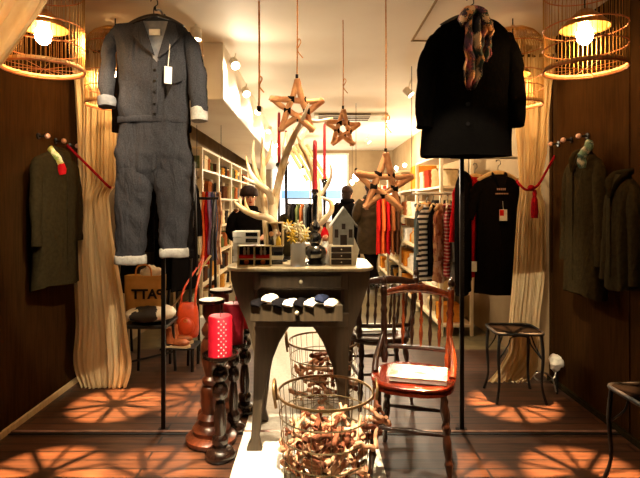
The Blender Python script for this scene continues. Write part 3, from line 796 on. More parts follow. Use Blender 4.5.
# striped box pile + little lantern with dolls on it
c = tz(275, 2.80)
for i in range(4):
    single('small_box', bx((c.x - .045 + .004 * (i % 2), 2.76, TZ + .0005 + i * .024), (c.x + .045, 2.85, TZ + .0235 + i * .024)), ['gloss_black', 'cream_wood', 'gloss_black', 'charcoal'][i],
           ['lowest black flat box under the wooden lantern', 'cream flat box under the wooden lantern', 'black flat box above the cream one', 'charcoal flat box directly beneath the wooden lantern'][i], 'box', 'flat boxes under the lantern', smooth=False, bevel=.002)
z0 = TZ + .097
t = thing('wooden_lantern', 'small open wooden lantern with two dolls inside, beside the flower vase', 'lantern', (c.x, 2.80, z0))
b = nb()
for sx in (-1, 1):
    for y in (2.765, 2.84): box2(b, (c.x + sx * .044 - .004, y - .004, z0), (c.x + sx * .044 + .004, y + .004, z0 + .135))
for z in (0, .129): box2(b, (c.x - .048, 2.76, z0 + z), (c.x + .048, 2.845, z0 + z + .006))
part('frame', b, 'box_wood', t, smooth=False)
part('back_panel', bx((c.x - .04, 2.838, z0 + .006), (c.x + .04, 2.842, z0 + .129)), 'niche', t, smooth=False)
for s in (-1, 1):
    d = part('doll', lathe(nb(), [(0, 0), (.016, 0), (.014, .03), (.006, .05), (0, .052)], (c.x + s * .02, 2.79, z0 + .007), 12), 'silver' if s < 0 else 'yellow_flower', t)
    part('doll_head', ball(nb(), (c.x + s * .02, 2.79, z0 + .07), .014), 'peach', d)
# antler base block
single('dark_stone', wrinkle(ball(nb(), tz(285, 3.03) + V((0, 0, .135)), (.055, .05, .135)), .012, 14, 1, 3), 'olive', 'dark upright stone behind the lantern at the foot of the antler', 'ornament')
# glass vase with dried flowers
c = tz(298, 2.68); t = thing('glass_vase', 'clear glass vase holding dried flowers on the console table', 'vase', c)
b = lathe(nb(), [(0, 0), (.036, 0), (.04, .006), (.04, .12), (.043, .125), (.038, .124), (.036, .02), (0, .012)], c, 24); part('vase_body', b, 'vase_white', t)
for i in range(11):
    a = i * 2.399; r0 = .012; r1 = .035 + .028 * ((i * 7) % 5) / 4
    p0 = c + V((r0 * math.cos(a), r0 * math.sin(a), .016)); p1 = c + V((r0 * 1.4 * math.cos(a), r0 * 1.4 * math.sin(a), .11)); p2 = c + V((r1 * math.cos(a), r1 * .7 * math.sin(a), .15 + .07 * ((i * 3) % 7) / 6))
    t = thing('dried_flower', '%s dried flower in the glass vase' % ('yellow' if i % 2 else 'cream'), 'flower', p0, '%s dried flowers in the vase' % ('yellow' if i % 2 else 'cream'))
    part('flower_stem', tube(nb(), [p0, p1, p2], .0022, 5, 3), 'stem', t)
    b = nb()
    for q in range(7):
        e = q * 2 * PI / 7; ball(b, p2 + V((.016 * math.cos(e), .006 * math.sin(2 * e), .016 * math.sin(e))), (.015, .004, .0055), 8, 6, Matrix.Rotation(-e, 3, 'Y'))
    ball(b, p2, .008, 8, 6); part('blossom', b, 'yellow_flower' if i % 2 else 'cream_flower', t)
# candlesticks with tall red tapers
def candlestick(label, px, Y, top, prof, m, clabel, cz, cr, lean=0):
    c = tz(px, Y); t = thing('candlestick', label, 'candlestick', c, 'candlesticks on the console table')
    part('turned_stem', lathe(nb(), prof, c, 24), m, t)
    zt = c + V((0, 0, prof[-1][1]))
    part('cup', lathe(nb(), [(0, 0), (.012, 0), (.02, .008), (.017, .024), (cr + .001, .024), (cr + .001, .002), (0, .002)], zt, 18), 'gloss_black', t)
    e = V(zt) + V((0, 0, .003)); k = thing('taper_candle', clabel, 'candle', e, 'tall red taper candles')
    part('wax', tube(nb(), [e, e + V((lean * .5, 0, cz * .5)), e + V((lean, 0, cz * .97)), e + V((lean, 0, cz))], [cr, cr * .97, cr * .9, cr * .4], 14, 3), 'taper', k)
    part('wick', tube(nb(), [e + V((lean, 0, cz)), e + V((lean, 0, cz + .012))], .0012, 5), 'wick', k)
pro = [(0, 0), (.055, 0), (.058, .008), (.045, .016), (.03, .025), (.05, .045), (.058, .07), (.05, .095), (.022, .112), (.03, .125), (.034, .145), (.03, .165), (.016, .18), (.026, .195), (.028, .21), (.024, .225), (.012, .24), (.014, .3), (.012, .34), (.016, .375), (.01, .39)]
candlestick('black candlestick with bulging glossy balls beside the little house', 315, 2.74, 0, [(r * 1.08 if z < .2 else r, z) for r, z in pro], 'silver', 'thick red taper candle in the ball-shaped candlestick', .285, .0125)
pro2 = [(0, 0), (.05, 0), (.05, .008), (.02, .016), (.008, .03), (.006, .2), (.008, .21), (.006, .3), (.007, .54), (.01, .55)]
candlestick('thin dark candlestick behind the wooden lantern', 279, 2.92, 0, pro2, 'black_metal', 'thin dark red taper candle standing before the antler', .31, .0095)
candlestick('reflected dark candlestick on the far table edge near the antler tine', 324.5, 3.02, 0, [(0, 0), (.05, 0), (.05, .008), (.012, .02), (.008, .3), (.012, .46)], 'gloss_black', 'slim reflected red taper candle behind the thick one', .35, .0095)  # this candlestick and the next are mirror reflections, built solid
candlestick('slender dark reflected candlestick hidden by the antler, far table edge', 286, 3.02, 0, [(0, 0), (.045, 0), (.045, .008), (.01, .02), (.006, .3), (.01, .57)], 'black_metal', 'slim reflected red taper candle seen between the antler beams', .2, .009)
# figurine
c = tz(325.5, 2.80); t = thing('figurine', 'small white figurine with a red hood beside the little house', 'figurine', c)
part('robe', lathe(nb(), [(0, 0), (.028, 0), (.03, .01), (.026, .06), (.022, .1), (.016, .125), (0, .13)], c, 16), 'white', t)
part('face', ball(nb(), c + V((0, -.008, .145)), (.018, .018, .02)), 'peach', t)
part('hood', lathe(nb(), [(0, 0), (.022, 0), (.024, .02), (.018, .042), (.006, .06), (0, .062)], c + V((-.004, .006, .142)), 14), 'red_cloth', t)
part('bag', ball(nb(), c + V((-.006, -.026, .07)), (.014, .012, .02)), 'orange_paint', t)
# drawers box and house
c = tz(341, 2.72); t = thing('drawer_box', 'cream box with two dark drawers under the little house', 'box', c)
part('case', bx((c.x - .062, 2.68, TZ), (c.x + .062, 2.78, TZ + .112)), 'cream_wood', t, smooth=False, bevel=.003)
for i in range(3):
    d = part('drawer', bx((c.x - .054, 2.676, TZ + .008 + i * .034), (c.x + .054, 2.684, TZ + .036 + i * .034)), 'drawer_dark', t, label='dark drawer front', smooth=False, bevel=.001)
    part('pull', ball(nb(), (c.x, 2.672, TZ + .022 + i * .034), .004, 8, 6), 'knob', d)
hz = TZ + .1125
t = thing('toy_house', 'little grey house with a white edged gable roof on the drawer box', 'toy house', (c.x, 2.72, hz))
hx = c.x + .012
part('walls', prism(nb(), [(hx - .056, hz), (hx + .056, hz), (hx + .056, hz + .12), (hx, hz + .195), (hx - .056, hz + .12)], 2.69, 2.78), 'house_grey', t, smooth=False)
for s in (-1, 1):
    b = nb(); a = V((hx, 0, hz + .207)); e = V((hx + s * .075, 0, hz + .105)); nrm = V((0, 0, .01))
    prism(b, [(a.x, a.z), (e.x, e.z), (e.x, e.z - .012), (a.x, a.z - .012)], 2.675, 2.79)
    part('roof_slope', b, 'snow' if s < 0 else 'house_grey', t, smooth=False)
part('doorway', bx((hx - .018, 2.684, hz), (hx + .018, 2.692, hz + .055)), 'drawer_dark', t, smooth=False)
for s in (-1, 1): part('window', bx((hx + s * .038 - .01, 2.685, hz + .04), (hx + s * .038 + .01, 2.692, hz + .085)), 'drawer_dark', t, smooth=False)
part('loft_window', bx((hx - .01, 2.685, hz + .085), (hx + .01, 2.692, hz + .115)), 'drawer_dark', t, smooth=False)
c2 = tz(354, 2.74)
single('paper_star', prism(nb(), [(c2.x - .03, TZ + .001), (c2.x + .01, TZ + .001), (c2.x + .028, TZ + .085), (c2.x + .0, TZ + .15), (c2.x - .026, TZ + .12)], 2.73, 2.76), 'cream_wood', 'cream pointed ornament leaning beside the drawer box', 'ornament', smooth=False)

# antlers standing on the table
def antler(label, beams, m='antler'):
    p = beams[0][0][0]; t = thing('antler', label, 'antler', p, 'antlers on the console table')
    for i, (pts, rr) in enumerate(beams):
        b = tube(nb(), pts, [r * (.92 if i == 0 else 1.0) for r in rr], 12, 6); part('main_beam' if i == 0 else 'tine', wrinkle(b, .002, 30, .5, i), m, t, angle=75)
YA = 2.86
def A(px, py, dy=0): return at(px, py, YA + dy)
antler('tall branching antler rising beside the thin taper candle', [
    ([A(281, 268), A(276, 240), A(273, 215), A(276, 195), A(281, 172, -.04), A(288, 150, -.1), A(296, 132, -.2), A(303, 118, -.36), A(309, 103, -.42)], [.024, .026, .028, .026, .023, .021, .017, .012, .004]),
    ([A(274, 205), A(268, 192, -.04), A(258, 184, -.08), A(250, 172, -.09), A(246, 156, -.09)], [.02, .02, .018, .013, .004]),
    ([A(259, 184, -.08), A(250, 181, -.1), A(243, 176, -.1)], [.014, .01, .003]),
    ([A(297, 130, -.21), A(303, 124, -.22), A(311, 121, -.22), A(320, 121, -.22), A(333, 118, -.2)], [.016, .014, .012, .01, .004]),
    ([A(284, 162), A(285, 145, .03), A(286, 132, .04)], [.015, .011, .004])])
antler('pale upright antler at the table end, above the white boxes', [
    ([A(270, 268, .1), A(267, 240, .1), A(265, 212, .1), A(263, 185, .08), A(263, 160, .06), A(262, 134, .06)], [.02, .022, .022, .02, .016, .004]),
    ([A(264, 192, .08), A(257, 176, .04), A(253, 158, .02), A(254, 140, .02)], [.016, .014, .011, .004]),
    ([A(263, 168, .07), A(269, 155, .06), A(272, 140, .06)], [.013, .011, .004])])
antler('low pale antler curving out over the white boxes', [
    ([A(276, 268, -.02), A(276, 232, -.03), A(270, 219, -.05), A(258, 216, -.07), A(246, 211, -.08), A(238, 205, -.08), A(234, 200, -.08)], [.02, .021, .022, .021, .018, .012, .004]),
    ([A(250, 213, -.08), A(246, 205, -.08), A(245, 197, -.08)], [.012, .009, .003]), ([A(243, 209, -.08), A(240, 203, -.08), A(239, 198, -.08)], [.01, .007, .003])])
antler('thick white antler standing behind the thick taper candle', [
    ([A(317, 268, .04), A(318, 240, .02), A(318, 215), A(317, 192), A(314, 172), A(307, 155), A(301, 143), A(305, 132), A(312, 124)], [.022, .026, .03, .028, .024, .02, .017, .013, .005]),
    ([A(319, 224), A(325, 219, -.03), A(331, 211, -.05), A(331, 203, -.05), A(326, 199, -.05), A(321, 197, -.05)], [.018, .018, .016, .013, .009, .004]),
    ([A(320, 196), A(327, 186, -.02), A(331, 176, -.04), A(331, 168, -.05), A(329, 163, -.05)], [.013, .011, .009, .006, .003]),
    ([A(301, 143), A(297, 135, -.02), A(293, 128, -.03)], [.012, .009, .003])])

# ================================================================== CANDLE STANDS AND PILLAR CANDLES
def stand(label, c, prof, m, nn=26):
    t = thing('candle_stand', label, 'candle stand', c, 'turned wooden candle stands')
    h = prof[-1][1]
    k = max(i for i, q in enumerate(prof) if q[1] < .09 * h + .02)
    part('base', lathe(nb(), prof[:k + 1], c, nn), m, t)
    part('turned_column', lathe(nb(), prof[k:], c, nn), m, t)
    return t
def dish(t, c, z, r, m):
    return part('dish', lathe(nb(), [(0, 0), (r * .8, 0), (r, .008), (r, .024), (r * .93, .024), (r * .9, .012), (0, .012)], V(c) + V((0, 0, z)), 30), m, t)
slim = [(0, 0), (.07, 0), (.078, .012), (.078, .03), (.06, .05), (.034, .062), (.034, .07), (.042, .085), (.042, .11), (.028, .125), (.03, .15), (.034, .2), (.026, .275), (.02, .30), (.036, .315), (.044, .345), (.036, .375), (.02, .39), (.034, .405), (.044, .43), (.036, .455), (.02, .47), (.03, .485), (.04, .5), (.03, .515)]
def pillar(label, c, r, h, m, dots=False):
    t = thing('pillar_candle', label, 'candle', c, 'red pillar candles')
    b = lathe(nb(), [(0, 0), (r, 0), (r, h - .006), (r - .006, h), (r * .6, h - .003), (0, h - .008)], c, 36); part('wax', b, m, t)
    if dots:
        b = nb()
        for j in range(13):
            for i in range(2):
                a = -PI / 2 + .05 + i * .42 + (.2 if j % 2 else 0)
                ball(b, V(c) + V((r * math.cos(a), r * math.sin(a), .012 + j * .0145)), .0042, 8, 6)
        part('bead_pattern', b, 'bead', t, label='raised pale bead pattern')
    part('wick', tube(nb(), [V(c) + V((0, 0, h - .009)), V(c) + V((.001, 0, h + .012))], .0015, 5), 'wick', t)
c = V((-.482, 2.57, 0)); t = stand('slim dark wooden candle stand nearest the camera, beaded candle on top', c, slim, 'dark_wood'); dish(t, c, .515, .092, 'dark_wood')
pillar('red pillar candle with raised beads on the slim front stand', c + V((0, 0, .528)), .061, .205, 'red_wax', True)
c = V((-.566, 2.76, 0))
fat = [(0, 0), (.13, 0), (.14, .012), (.14, .03), (.12, .045), (.1, .05), (.1, .065), (.105, .075), (.09, .095), (.072, .105), (.07, .12), (.076, .135), (.06, .15), (.05, .16), (.058, .2), (.06, .27), (.052, .3), (.036, .31), (.05, .325), (.05, .345), (.034, .36), (.044, .4), (.058, .46), (.06, .52), (.048, .56), (.034, .575), (.05, .59), (.055, .615), (.042, .64), (.03, .66), (.05, .7), (.05, .755)]
t = stand('thick reddish brown candle stand with an empty white-topped dish', c, fat, 'brown_wood'); dish(t, c, .755, .075, 'dark_wood')
part('wax_disc', lathe(nb(), [(0, 0), (.066, 0), (.066, .012), (0, .014)], c + V((0, 0, .768)), 28), 'white', t, label='flat white disc in the dish')
t2 = clone(t, (-.575, 3.09, 0), 1, 'mirror image of the thick brown candle stand with white top')  # reflection of the thick stand, built as a second stand
c = V((-.463, 2.875, 0)); t = stand('dark slim candle stand hidden in the middle of the group', c, [(r * .85, z * .95) for r, z in slim], 'dark_wood'); dish(t, c, .489, .075, 'dark_wood')
pillar('pinkish red pillar candle in the middle of the candle group', c + V((0, 0, .502)), .058, .235, 'pink_wax')
c = V((-.435, 3.14, 0)); t = stand('mirror image of the dark slim candle stand, beside the table leg', c, slim, 'dark_wood'); dish(t, c, .515, .07, 'dark_wood')  # reflection of the slim front stand and its candle, built solid
pillar('mirror image of the red pillar candle, beside the scrolled table bracket', c + V((0, 0, .528)), .058, .205, 'red_wax')

# ================================================================== HANGING STICK STARS
def star(label, cpx, cpy, Y, R, rot, yaw, sr, seed):
    c = at(cpx, cpy, Y); rr = random.Random(seed)
    t = thing('stick_star', label, 'star', c, 'hanging stick stars')
    Mz = Matrix.Rotation(yaw, 3, 'Z')
    def tip(i, k=1.0, dy=0):
        a = PI / 2 + rot + i * 2 * PI / 5
        return c + Mz @ V((R * k * math.cos(a), dy, R * k * math.sin(a)))
    for i in range(5):
        p, q = tip(i, 1.06, .012 * (i % 2)), tip(i + 2, 1.06, -.012 * (i % 2))
        d = (q - p) * .04
        b = tube(nb(), [p - d, p.lerp(q, .3) + V((0, 0, rr.uniform(-.01, .01))), p.lerp(q, .65) + V((0, 0, rr.uniform(-.01, .01))), q + d], [sr * rr.uniform(.9, 1.15) for _ in range(4)], 9, 5)
        st = part('stick', wrinkle(b, .003, 40, 1, i), 'stick', t, angle=75)
        for e, dd in ((p - d, -d.normalized()), (q + d, d.normalized())): part('cut_end', tube(nb(), [e, e + dd * .003], sr * .95, 9), 'stick_end', st)
    for i in range(5):
        a = PI / 2 + rot + PI / 5 + i * 2 * PI / 5
        j = c + Mz @ V((R * .42 * math.cos(a), 0, R * .42 * math.sin(a)))
        part('twine_binding', tube(nb(), [j - V((sr * 1.1, 0, .0)), j + V((sr * 1.1, 0, 0))], sr * 1.15, 9), 'twine', t)
    top = tip(0, 1.08)
    return t, top
def hang_cord(label, top, r=.0035, seed=0):
    t = thing('hanging_cord', label, 'cord', top, 'brown cords from the ceiling')
    part('cord', tube(nb(), [top + V((0, 0, .0)), V((top.x + .002, top.y, (top.z + CEIL) / 2)), V((top.x, top.y, CEIL))], r, 6, 3), 'cord', t)
    z = top.z + .16
    part('bow', tube(nb(), [V((top.x, top.y - .004, z)), V((top.x + .02, top.y - .01, z + .035)), V((top.x + .008, top.y - .012, z + .05)), V((top.x, top.y - .005, z)), V((top.x + .03, top.y - .01, z - .045))], r * .8, 5, 4), 'cord', t)
    part('dark_wrap', tube(nb(), [top, top + V((0, 0, .035))], r * 2.2, 7), 'twine', t)
st, tp = star('large stick star hanging above the tall antler', 297, 108, 2.52, .124, .0, .25, .0155, 1); hang_cord('brown cord holding the star above the tall antler', tp)
st, tp = star('smallest stick star hanging in front of the ceiling grille', 343, 129, 3.3, .11, .0, .35, .016, 2); hang_cord('brown cord holding the smallest star', tp)
st, tp = star('largest stick star hanging above the reddish chair', 384, 184, 2.66, .143, -.06, .15, .017, 3); hang_cord('brown cord holding the star above the chair', tp)
c = at(259, 112, 3.0); hang_cord('thick brown cord hanging alone beside the bulkhead edge', c, .006)

# ================================================================== WIRE BASKETS + DRIFTWOOD
def basket(label, c, R, H):
    t = thing('wire_basket', label, 'basket', c, 'wire baskets of driftwood')
    c = V(c); b = nb(); N = 30
    rad = lambda z: R * (.86 + .14 * z / H)
    for i in range(N):
        a = 2 * PI * i / N; tube(b, [c + V((rad(z) * math.cos(a), rad(z) * math.sin(a), z)) for z in (.004, H)], .0016, 4)
    part('upright_wires', b, 'wire', t)
    for z in (.006, H * .25, H * .5, H * .75): part('hoop', loop(nb(), c + V((0, 0, z)), rad(z), .0035 if z > .01 else .005, 48, 6), 'wire', t)
    b = nb(); rs = []
    rings(b, [[c + V((r * math.cos(2 * PI * i / 48), r * math.sin(2 * PI * i / 48), z)) for i in range(48)] for r, z in ((R - .002, H - .008), (R + .004, H - .008), (R + .004, H + .004), (R - .002, H + .004), (R - .002, H - .008))], cap=False)
    part('rim', b, 'rim', t)
    for s in (-1, 1):
        x = s * (R + .006); part('handle', tube(nb(), [c + V((x, -.05, H - .06)), c + V((x + s * .012, -.05, H + .02)), c + V((x + s * .012, 0, H + .055)), c + V((x + s * .012, .05, H + .02)), c + V((x, .05, H - .06))], .007, 8, 5), 'rim', t)
    b = nb()
    for i in range(6): tube(b, [c + V((-R * .84 * math.cos(i * PI / 6), -R * .84 * math.sin(i * PI / 6), .004)), c + V((R * .84 * math.cos(i * PI / 6), R * .84 * math.sin(i * PI / 6), .004))], .002, 4)
    part('bottom_wires', b, 'wire', t)
def driftwood(seed, L, m):
    rr = random.Random(seed)
    t = thing('driftwood_stick', 'knobbly driftwood stick', 'driftwood', (0, 0, 0))
    pts = [V((-L / 2 + L * i / 4, rr.uniform(-.007, .007), rr.uniform(-.007, .007))) for i in range(5)]
    r = rr.uniform(.0095, .014)
    b = tube(nb(), [pts[0] - V((.004, 0, 0))] + pts + [pts[-1] + V((.004, 0, 0))], [r * 1.0, r * 1.35, r, r * 1.05, r * .95, r * 1.2, r * .9], 8, 3)
    part('stick', wrinkle(b, .003, 50, 1, seed), m, t, local=True, angle=75)
    k = pts[rr.choice((1, 2, 3))]; d = V((rr.uniform(.01, .03), rr.uniform(-.03, .03), .035))
    part('branch_stub', tube(nb(), [k, k + d * .6, k + d], [r * .9, r * .7, r * .75], 7, 2), m, t, local=True, angle=75)
    return t
protos = []
def fill(c, R, h0, h1, n, label, group, seed, spill=()):
    rr = random.Random(seed); c = V(c)
    for i in range(n):
        if len(protos) < 8:
            o = driftwood(100 + len(protos), .085 + .017 * (len(protos) % 4), 'drift' if len(protos) % 3 else 'drift_dark'); protos.append(o)
        else:
            o = copy_tree(protos[rr.randrange(8)])
        if i < len(spill): p = V(spill[i])
        else:
            z = h0 + (h1 - h0) * (i - len(spill)) / (n - len(spill)); a = i * 2.399 + rr.uniform(-.3, .3)
            q = R * (.45 + .42 * rr.random() ** .5) if i % 3 else R * .4 * rr.random()
            p = c + V((q * math.cos(a), q * math.sin(a), z))
        o.location = p; o.rotation_euler = (rr.uniform(0, 6), rr.uniform(-.7, .7), rr.uniform(0, 6))
        props(o, label, 'driftwood', group)
BC = V((.0535, 2.40, .006)); BR, BH = .226, .40
basket('large wire basket of driftwood in front of the console table', BC, BR, BH)
sp = [at(377, 402, 2.34), at(374, 412, 2.33), at(378, 420, 2.32), at(372, 428, 2.32), at(365, 446, 2.2), at(376, 436, 2.3)]
fill(BC, BR - .02, .02, .26, 96, 'pale knobbly driftwood stick in the large front wire basket', 'driftwood sticks in the front basket', 5, sp)
BC2 = V((.06, 3.30, .006)); basket('mirror image of the wire basket of driftwood, behind the table legs', BC2, BR, BH)  # reflection of the front basket, built as a second basket
fill(BC2, BR - .02, .04, .30, 34, 'pale driftwood stick in the reflected basket behind the table', 'driftwood sticks in the reflected basket', 6)

# ================================================================== WOODEN CHAIR
def turned(bm, a, b_, rr, n=12):
    a, b_ = V(a), V(b_); k = len(rr) - 1
    return tube(bm, [a.lerp(b_, i / k) for i in range(k + 1)], rr, n, 3)
def chair(label, wood, seatm, darkm):
    t = thing('wooden_chair', label, 'chair', (0, 0, 0), 'spindle back chairs')
    # seat: rounded, wider at the front, front towards -y
    o = []
    for i in range(40):
        a = 2 * PI * i / 40; c, s = math.cos(a), math.sin(a)
        wx = .2 - .02 * max(s, 0); o.append((wx * math.copysign(abs(c) ** .75, c), .195 * math.copysign(abs(s) ** .75, s)))
    sc = lambda k: [(x * k, y * k) for x, y in o]
    rs = [[V((x, y, z)) for x, y in sc(k)] for k, z in ((.94, .405), (1, .412), (1, .425), (.97, .428), (.97, .434), (1.02, .438), (1.02, .448), (.97, .455), (.8, .45), (.3, .447))]
    part('seat', rings(nb(), rs), seatm, t, local=True)
    prof = [.84 * q for q in (.015, .017, .021, .023, .02, .015, .024, .016, .022, .025, .024, .02, .017, .024, .018, .014, .011, .018, .013)]
    for sx in (-1, 1):
        part('leg', turned(nb(), (sx * .15, -.14, .41), (sx * .185, -.19, .0), prof[::1]), darkm, t, local=True)
        part('leg', turned(nb(), (sx * .14, .13, .41), (sx * .17, .21, .0), prof), darkm, t, local=True)
    for sx in (-1, 1): part('stretcher', turned(nb(), (sx * .168, -.165, .2), (sx * .155, .17, .2), [.008, .01, .013, .016, .013, .01, .008], 10), darkm, t, local=True)
    part('stretcher', turned(nb(), (-.165, -.165, .24), (.165, -.165, .24), [.008, .01, .012, .017, .012, .01, .008], 10), darkm, t, local=True)
    part('stretcher', turned(nb(), (-.15, .165, .22), (.15, .165, .22), [.008, .01, .012, .015, .012, .01, .008], 10), darkm, t, local=True)
    pp = [.86 * q for q in (.016, .022, .026, .018, .025, .019, .017, .02, .022, .02, .017, .024, .017, .021, .019, .023, .018)]
    for sx in (-1, 1):
        m = wood if sx > 0 else darkm
        ps = part('back_post', turned(nb(), (sx * .165, .16, .45), (sx * .182, .25, .845), pp), m, t, local=True)
        part('finial', lathe(nb(), [(0, 0), (.014, 0), (.02, .01), (.012, .02), (.02, .034), (.016, .05), (.006, .062), (.008, .068), (0, .074)], (sx * .182, .25, .838), 14), darkm, ps, local=True)
        part('side_brace', tube(nb(), [(sx * .172, .2, .62), (sx * .19, .14, .54), (sx * .195, .06, .5), (sx * .19, -.01, .452)], [.01, .015, .017, .018], 10, 5), m, t, local=True)
    # crest rail
    rs = []
    for i in range(21):
        u = -1 + i / 10; x = u * .178; y = .245 + .03 * (1 - u * u); z = .81 + .03 * (1 - u * u); hh = .026 - .008 * abs(u)
        rs.append([V((x, y + .011 * math.cos(q / 10 * 2 * PI), z + hh * math.sin(q / 10 * 2 * PI))) for q in range(10)])
    part('crest_rail', rings(nb(), rs), wood, t, local=True)
    rs = []
    for i in range(17):
        u = -1 + i / 8; rs.append([V((u * .168, .18 + .02 * (1 - u * u) + .011 * math.cos(q / 8 * 2 * PI), .535 + .014 * math.sin(q / 8 * 2 * PI))) for q in range(8)])
    part('lower_rail', rings(nb(), rs), darkm, t, local=True)
    sp = [.006, .007, .009, .012, .009, .007, .012, .007, .006, .007, .01, .007, .006]
    for i in range(6):
        u = -.72 + i * .288
        part('spindle', turned(nb(), (u * .165, .195, .54), (u * .172, .262, .81), sp, 8), wood if i % 2 else darkm, t, local=True)
    return t
ch = chair('reddish brown spindle back chair with papers on its seat', 'chair_wood', 'seat_wood', 'chair_dark')
ch.location = (.495, 2.50, .0); ch.rotation_euler.z = -.28
ch2 = clone(ch, (.435, 3.36, 0), PI + .10, 'mirror image of the reddish spindle back chair, coloured dark')  # reflection of the front chair, built solid and recoloured dark
for o in ch2.children:
    o.data = o.data.copy(); o.data.materials[0] = M['chair_dark']
def booklet(label, c, rz, w, d, h, m='print'):
    t = thing('magazine', label, 'magazine', c, 'magazines on the chair seats'); t.rotation_euler.z = rz
    part('pages', bx((-w / 2 + .003, -d / 2 + .003, .002), (w / 2 - .003, d / 2 - .003, h - .0015)), 'paper', t, local=True, smooth=False)
    part('cover', bx((-w / 2, -d / 2, h - .0015), (w / 2, d / 2, h)), m, t, local=True, label='pale printed cover', smooth=False)
    part('back_cover', bx((-w / 2, -d / 2, 0), (w / 2, d / 2, .002)), 'paper', t, local=True, smooth=False)
booklet('thick white magazine lying on the seat of the reddish chair', (.515, 2.46, .457), -.26, .27, .2, .022)
booklet('mirror image of the white magazine, on the dark chair behind', (.415, 3.38, .457), .1, .27, .2, .02)  # reflection of the front magazine, built solid

# ================================================================== IRON STOOLS
def iron_stool(label, loc, rz):
    t = thing('iron_chair', label, 'chair', (0, 0, 0), 'black iron seats')
    w, d, h = .155, .14, .455
    b = loop(nb(), (0, 0, h), .2, .011, 4, 8); b.free()
    pts = rrect(-w, w, -d, d, .05, 5); P = [V((x, y, h)) for x, y in pts]
    part('seat_frame', tube(nb(), P + [P[0]], .011, 8), 'iron', t, local=True)
    part('seat_slab', prism(nb(), rrect(-w + .008, w - .008, -d + .008, d - .008, .045, 5), h - .006, h + .006, 'Z'), 'seat_dark', t, local=True, smooth=False)
    for sx in (-1, 1):
        for sy in (-1, 1):
            part('leg', tube(nb(), [(sx * (w - .02), sy * (d - .02), h), (sx * (w - .012), sy * (d - .012), h - .15), (sx * (w - .018), sy * (d - .018), .12), (sx * (w + .005), sy * (d + .005), .0)], [.009, .011, .008, .01], 8, 4), 'iron', t, local=True)
        part('curved_brace', tube(nb(), [(sx * (w - .014), -d + .014, h - .17), (sx * (w - .04), -d + .08, h - .09), (sx * (w - .06), -.05, h - .03), (sx * (w - .06), .05, h - .03), (sx * (w - .04), d - .08, h - .09), (sx * (w - .014), d - .014, h - .17)], .005, 6, 4), 'iron', t, local=True)
    part('curved_brace', tube(nb(), [(-w + .014, -d + .014, h - .17), (-w + .08, -d + .03, h - .08), (-.05, -d + .03, h - .025), (.05, -d + .03, h - .025), (w - .08, -d + .03, h - .08), (w - .014, -d + .014, h - .17)], .005, 6, 4), 'iron', t, local=True)
    t.location = loc; t.rotation_euler.z = rz
    return t
is1 = iron_stool('black wrought iron seat close by, cut by the picture edge below the wall coats', (1.53, 2.22, 0), .05)
is2 = clone(is1, (1.36, 3.40, 0), -.05, 'mirror image of the black wrought iron seat, in front of the tassel curtain')  # reflection of the near iron seat, built as a second one
# white cloth on a bent wire stand
c = at(555, 384, 3.5); c.z = 0
t = thing('wire_stand', 'small bent wire stand with white cloth beside the tassel curtain', 'stand', c)
part('wire_frame', tube(nb(), [at(556, 392, 3.36), at(552, 378, 3.4), at(541, 372, 3.38), at(534, 376, 3.4), at(540, 381, 3.38), at(553, 379, 3.42), at(557, 366, 3.44)], .005, 6, 5), 'steel', t)
part('cloth', wrinkle(ball(nb(), at(556, 363, 3.44), (.042, .04, .05), 24, 14), .02, 22, .8, 3), 'white', t)
part('post', tube(nb(), [V((at(557, 393, 3.44).x, 3.44, 0)), at(557, 366, 3.44)], .008, 8), 'iron', t)

# ================================================================== TOTE, CUSHION, STOOL, BOOT, BAG, SCARVES (behind the jumpsuit)
t = thing('side_stool', 'black slim legged stool under the cowhide cushion', 'stool', (-1.235, 3.78, 0))
part('seat', bx((-1.40, 3.62, .40), (-1.07, 3.94, .425)), 'iron', t, smooth=False, bevel=.006)
for sx in (-1, 1):
    for sy in (-1, 1): part('leg', tube(nb(), [(-1.235 + sx * .13, 3.78 + sy * .13, .40), (-1.235 + sx * .145, 3.78 + sy * .15, 0)], .012, 8), 'iron', t)
part('crossbar', tube(nb(), [(-1.37, 3.64, .15), (-1.1, 3.92, .15)], .008, 6), 'iron', t)
b = ball(nb(), (-1.235, 3.77, .485), (.19, .17, .06), 32, 16); single('cushion', wrinkle(b, .012, 10, 1, 3), 'hide', 'black and white cowhide cushion lying on the black stool', 'cushion', angle=80)
# tote bag with reversed lettering
TY = 3.80; p0, p1 = at(126, 309, TY), at(165, 275, TY)
t = thing('paper_bag', 'kraft paper bag with black reversed lettering on the cowhide cushion', 'bag', (p0.x, TY, p0.z))
b = rings(nb(), [ell((p0.x + p1.x) / 2, TY, z, (p1.x - p0.x) / 2 * k, .06, 24, 5) for z, k in ((p0.z - .02, .92), (p0.z, .94), ((p0.z + p1.z) / 2, .98), (p1.z, 1))]); part('bag_body', wrinkle(b, .005, 9, 1, 2), 'kraft', t, angle=60)
part('handle', tube(nb(), [(p0.x + .09, TY - .05, p1.z - .02), (p0.x + .1, TY - .05, p1.z + .06), (p0.x + .15, TY - .05, p1.z + .085), (p0.x + .2, TY - .05, p1.z + .06), (p0.x + .21, TY - .05, p1.z - .02)], .006, 6, 4), 'cord', t)
part('tissue', wrinkle(ball(nb(), (p0.x + .2, TY - .01, p1.z + .01), (.08, .04, .06), 24, 14), .025, 20, 1, 9), 'white', t, label='white tissue paper sticking out')
cu = bpy.data.curves.new('lettering', 'FONT'); cu.body = 'PATT'; cu.size = .098; cu.extrude = .001; cu.offset = .0035; cu.align_x = 'CENTER'
tmp = bpy.data.objects.new('lettering_source', cu); COL.objects.link(tmp)
bpy.context.view_layer.update()
